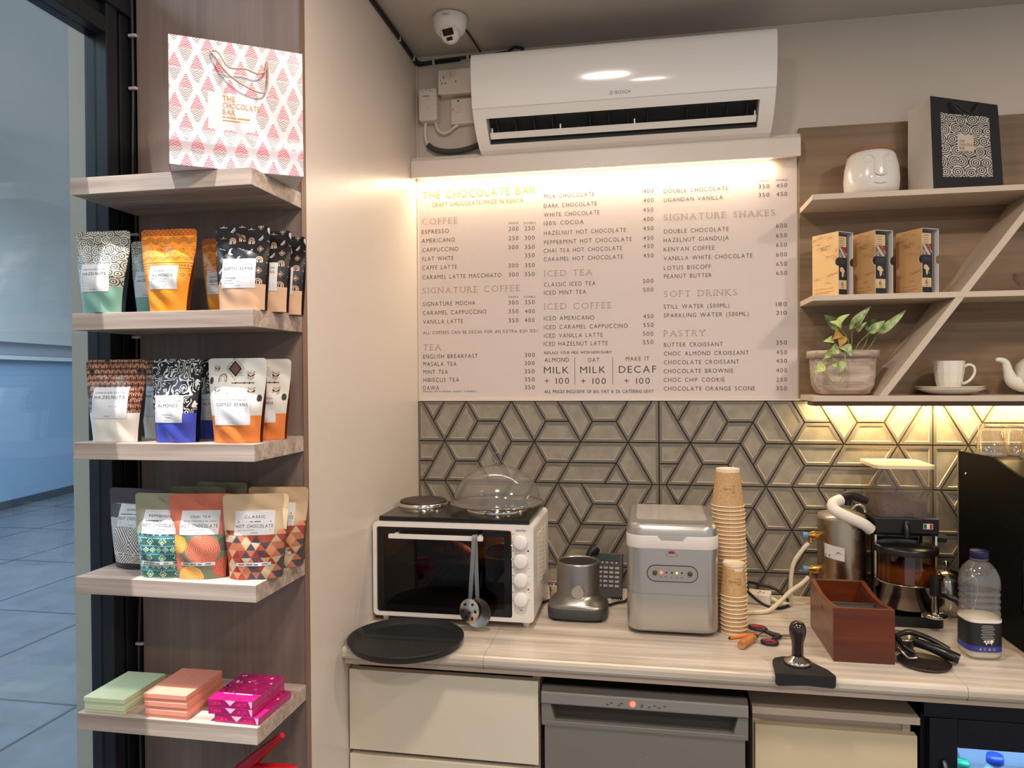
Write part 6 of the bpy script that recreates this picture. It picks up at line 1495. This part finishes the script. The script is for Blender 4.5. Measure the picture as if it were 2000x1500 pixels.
lip = [(.231, CZ + .0090), (.351, CZ + .0090), (.350, CZ - .013), (.345, CZ - .016), (.302, CZ - .014), (.292, CZ - .0135), (.282, CZ - .014), (.237, CZ - .018), (.231, CZ - .014)]
obj('front_lip', MB().prism(lip, -.6215, -.6137, 'xz'), M_RB, tmx, bevel=.0015, world=True)
mb = MB(); disc(mb, .286, -.562, .034, P=lambda a, b: (a, b, CZ + .0093), r0=.031); obj('seat_ring', mb, mat('mat_ring', (48, 46, 44), .6), tmx, world=True)
tm = thing('coffee_tamper', 'coffee tamper with dark turned handle standing on the black rubber mat', 'tamper', (.286, -.562, CZ + .0096))
obj('base', MB().lathe([(0, 0), (.0265, 0), (.0275, .002), (.0275, .007), (.024, .0095), (.015, .013), (.0125, .018), (0, .018)], n=48), M_CHR, tm)
obj('handle', MB().lathe([(.0118, .0181), (.0125, .022), (.0118, .036), (.0125, .048), (.0160, .060), (.0178, .070), (.0172, .080), (.0135, .0885), (.007, .0925), (0, .0935)], n=40), mat('handle_dark', (42, 20, 18), .16, coat=.5), tm)
pg = tag(obj('round_plate', MB().lathe([(0, .003), (.046, .003), (.052, .007), (.0535, .0072), (.050, .001), (.046, 0), (0, 0)], n=56), mat('plate_dark', (74, 64, 58), .3, .7)), 'small round dark metal plate lying to the right of the red brown box', 'plate')
pg.location = (.5615, -.497, CZ + .0004)
pf = thing('portafilter', 'black handled portafilter resting on the small round metal plate', 'portafilter', (.56, -.46, CZ + .004))
obj('handle', MB().tube([(.560, -.445, .931), (.585, -.466, .929), (.612, -.486, .922), (.632, -.497, .916)], [.010, .0105, .0125, .011], 14, spline=6), mat('bake_black', (22, 20, 20), .25), pf, world=True)
obj('basket', MB().lathe([(0, .006), (.020, .006), (.026, .012), (.030, .028), (.0335, .030), (.0335, .036), (.028, .036), (.026, .016), (0, .012)], (.540, -.420, CZ + .002), 40), mat('steel_dull', (140, 128, 116), .25, 1.0), pf, world=True)
obj('lever_arm', MB().tube([(.519, -.448, .944), (.550, -.438, .951), (.585, -.452, .944), (.618, -.480, .931)], [.006, .0065, .006, .005], 10, spline=6), mat('bake_black', (22, 20, 20), .25), pf, world=True)
obj('lever_arm', MB().tube([(.519, -.448, .944), (.528, -.470, .930), (.545, -.483, .921)], [.006, .006, .005], 10, spline=5), mat('bake_black', (22, 20, 20), .25), pf, world=True)
obj('spout', MB().tube([(.513, -.48, .928), (.520, -.492, .922), (.530, -.494, .912), (.548, -.492, .912)], .003, 8, spline=5), M_SS, pf, world=True)

# ---------------------------------------------------------------- steel kettle behind, milk bottle
kt = thing('steel_kettle', 'steel kettle with a knobbed lid half hidden between the grinder and the milk bottle', 'kettle', (.747, -.105, CZ + .0004))
obj('body', MB().lathe([(0, 0), (.040, 0), (.046, .006), (.047, .05), (.042, .085), (.040, .092)], n=48), M_SS, kt)
obj('lid', MB().lathe([(.0415, .0925), (.040, .096), (.028, .110), (.010, .118), (0, .119)], n=48), M_CHR, kt)
obj('lid_knob', MB().lathe([(0, .119), (.003, .119), (.003, .124), (.0065, .128), (.007, .133), (.004, .138), (0, .139)], n=20), M_CHR, kt)
obj('handle', MB().tube([(.030, -.032, .095), (.050, -.045, .110), (.058, -.05, .085), (.05, -.045, .03), (.038, -.03, .02)], .004, 10, spline=6), M_SS, kt)
mk = thing('milk_bottle', 'half empty clear milk bottle with dark label and navy cap on the counter', 'bottle', (.703, -.418, CZ + .0004), math.radians(4))
def sqb(lv, p=4.0, N=48):
    mb = MB(); vs = []
    for r, z in lv: vs += [(q[0], q[1], z) for q in sq(r, N, p)]
    mb.add(vs, [(k * N + i, k * N + (i + 1) % N, (k + 1) * N + (i + 1) % N, (k + 1) * N + i) for k in range(len(lv) - 1) for i in range(N)], 0, True); return mb, vs
lv = [(.033, .001), (.036, .006), (.037, .014), (.037, .100)]
for k in range(4): lv += [(.037, .104 + k * .014), (.0352, .110 + k * .014), (.037, .115 + k * .014)]
lv += [(.037, .170), (.035, .185), (.029, .200), (.020, .211), (.0165, .214)]
mb, vs = sqb(lv, 3.6); obj('body', mb, glass('bottle_pet', (242, 240, 236), 1.5, rough=.03, ior=1.45, edge=.04, haze=.09), mk)
obj('neck', MB().lathe([(.0165, .2145), (.0165, .218), (.019, .2185), (.019, .2205), (.0145, .221)], n=32), MATS['bottle_pet'], mk)
obj('cap', MB().lathe([(.0185, .2212), (.0192, .2225), (.0192, .2365), (.0178, .2385), (0, .2386)], n=36), mat('cap_navy', (20, 22, 62), .35), mk)
mb, vs = sqb([(.0, .0045), (.031, .0045), (.0345, .010), (.0345, .088), (.0, .088)], 3.6); obj('milk', mb, mat('milk_white', (236, 226, 208), .4), mk)
mb, vs = sqb([(.0376, .026), (.0376, .084)], 3.6); lbm = obj('label', mb, mat('label_charcoal', (30, 32, 32), .5), mk)
mb, vs = sqb([(.0379, .020), (.0379, .033)], 3.6); obj('label_band', mb, mat('label_blue', (52, 58, 140), .5), lbm)
mb, vs = sqb([(.0378, .0842), (.0378, .091)], 3.6); obj('label_edge', mb, mat('label_white', (226, 220, 210), .5), lbm)
mb = MB(); PM = lambda a, b: (a, -.0384, b)
for k in range(9): bar(mb, -.012 - .003 * (k % 2), .010 + .004 * ((k * 7) % 3) / 2, .078 - k * .0037, .0796 - k * .0037, P=PM)
for k in range(4): disc(mb, -.016 + k * .0095, .0265, .0030, P=PM, r0=.0016 if k in (1, 3) else .0, n=12)
obj('label_print', mb, mat('label_ink2', (150, 146, 142), .5), lbm)
mb = MB(); cow = [(-.014, .0455), (-.010, .0435), (-.008, .0462), (.004, .0468), (.009, .0482), (.012, .0455), (.0105, .0415), (.0085, .0425), (.008, .0370), (.0062, .0372), (.0058, .0405), (-.002, .0400), (-.0025, .0368), (-.0045, .0368), (-.0058, .0415), (-.0095, .0432)]
mb.add([PM(a, b) for a, b in cow], [tuple(range(len(cow)))], 0); disc(mb, -.003, .0437, .0016, P=lambda a, b: (a, -.0386, b), mi=1); disc(mb, .003, .0433, .0013, P=lambda a, b: (a, -.0386, b), mi=1)
obj('cow_drawing', mb, [MATS['label_white'], MATS['label_charcoal']], lbm)

# ---------------------------------------------------------------- espresso machine and glasses
em = thing('espresso_machine', 'black sided espresso machine at the right edge of the counter', 'espresso machine', (1.1, -.3, CZ + .0004))
M_EB = mat('machine_black', (9, 9, 9), .55, spec=.12)
side = [(-.026, .9015), (-.026, 1.3250), (-.230, 1.3300), (-.375, 1.2980), (-.50, 1.225), (-.505, 1.195), (-.385, 1.125), (-.375, .985), (-.52, .955), (-.52, .9015)]
obj('side_panel', MB().prism(side, .8075, .814, 'yz'), M_EB, em, bevel=.001, world=True)
body = [(-.03, .915), (-.03, 1.318), (-.225, 1.322), (-.36, 1.285), (-.37, 1.13), (-.35, .99), (-.35, .915)]
obj('machine_body', MB().prism(body, .8145, 1.30, 'yz'), mat('machine_dark', (24, 24, 24), .3), em, world=True)
obj('edge_trim', MB().box(.8055, .8072, -.029, -.026, .9015, 1.325), mat('trim_grey', (130, 124, 116), .4), em, world=True)
gp_ = obj('front_plate', MB().box(.803, 1.29, -.432, -.390, 1.00, 1.115), mat('machine_steel', (150, 140, 130), .25, 1.0), em, bevel=.006, seg=3, world=True)
obj('pressure_gauge', MB().lathe([(.030, 0), (.030, .008), (.026, .010)], n=36, axis='y').shift((.845, -.4325, 1.066)), M_CHR, gp_, world=True)
obj('gauge_face', MB().lathe([(.0255, 0), (0, .0005)], n=36, axis='y').shift((.845, -.4405, 1.066)), mat('gauge_dark', (40, 36, 34), .2), gp_, world=True)
obj('steam_wand', MB().tube([(.843, -.40, .9975), (.84, -.425, .985), (.836, -.43, .945), (.832, -.44, .918)], .005, 10, spline=5), mat('wand_black', (26, 26, 28), .2), em, world=True)
obj('drip_tray', MB().box(.8148, 1.30, -.52, -.3505, .9015, .945), MATS['machine_dark'], em, bevel=.003, world=True)
obj('corner_screw', MB().lathe([(.004, 0), (.003, .002), (0, .0022)], n=16, axis='x').xf(Matrix.Scale(-1, 4, (1, 0, 0))).shift((.8072, -.075, 1.268)), M_CHR, em, world=True)
G_T = glass('tumbler_glass', (248, 244, 238), 2.2, ior=1.5, edge=.04, haze=.04)
prof = [(.0355, 0), (.0365, .001), (.0275, .078), (.0265, .0795), (.0, .0795)]
inn = [(.0345, .001), (.0262, .066), (.0, .067)]
for k, (x, y, lab) in enumerate(((.846, -.130, 'upturned clear tumbler on the espresso machine, nearest its left side panel'), (.921, -.105, 'upturned clear tumbler on the espresso machine, second from the left side panel'), (.925, -.190, 'upturned clear tumbler on the espresso machine, at the right edge in front'), (1.0, -.13, 'upturned clear tumbler on the espresso machine, beyond the front ones'))):
    t = thing('tumbler', lab, 'glass', (x, y, 1.3235), 0, 'upturned tumblers on the espresso machine')
    obj('wall', MB().lathe(prof, n=10 if k else 10, smooth=False), G_T, t); obj('inner_wall', MB().lathe(inn, n=32), G_T, t)
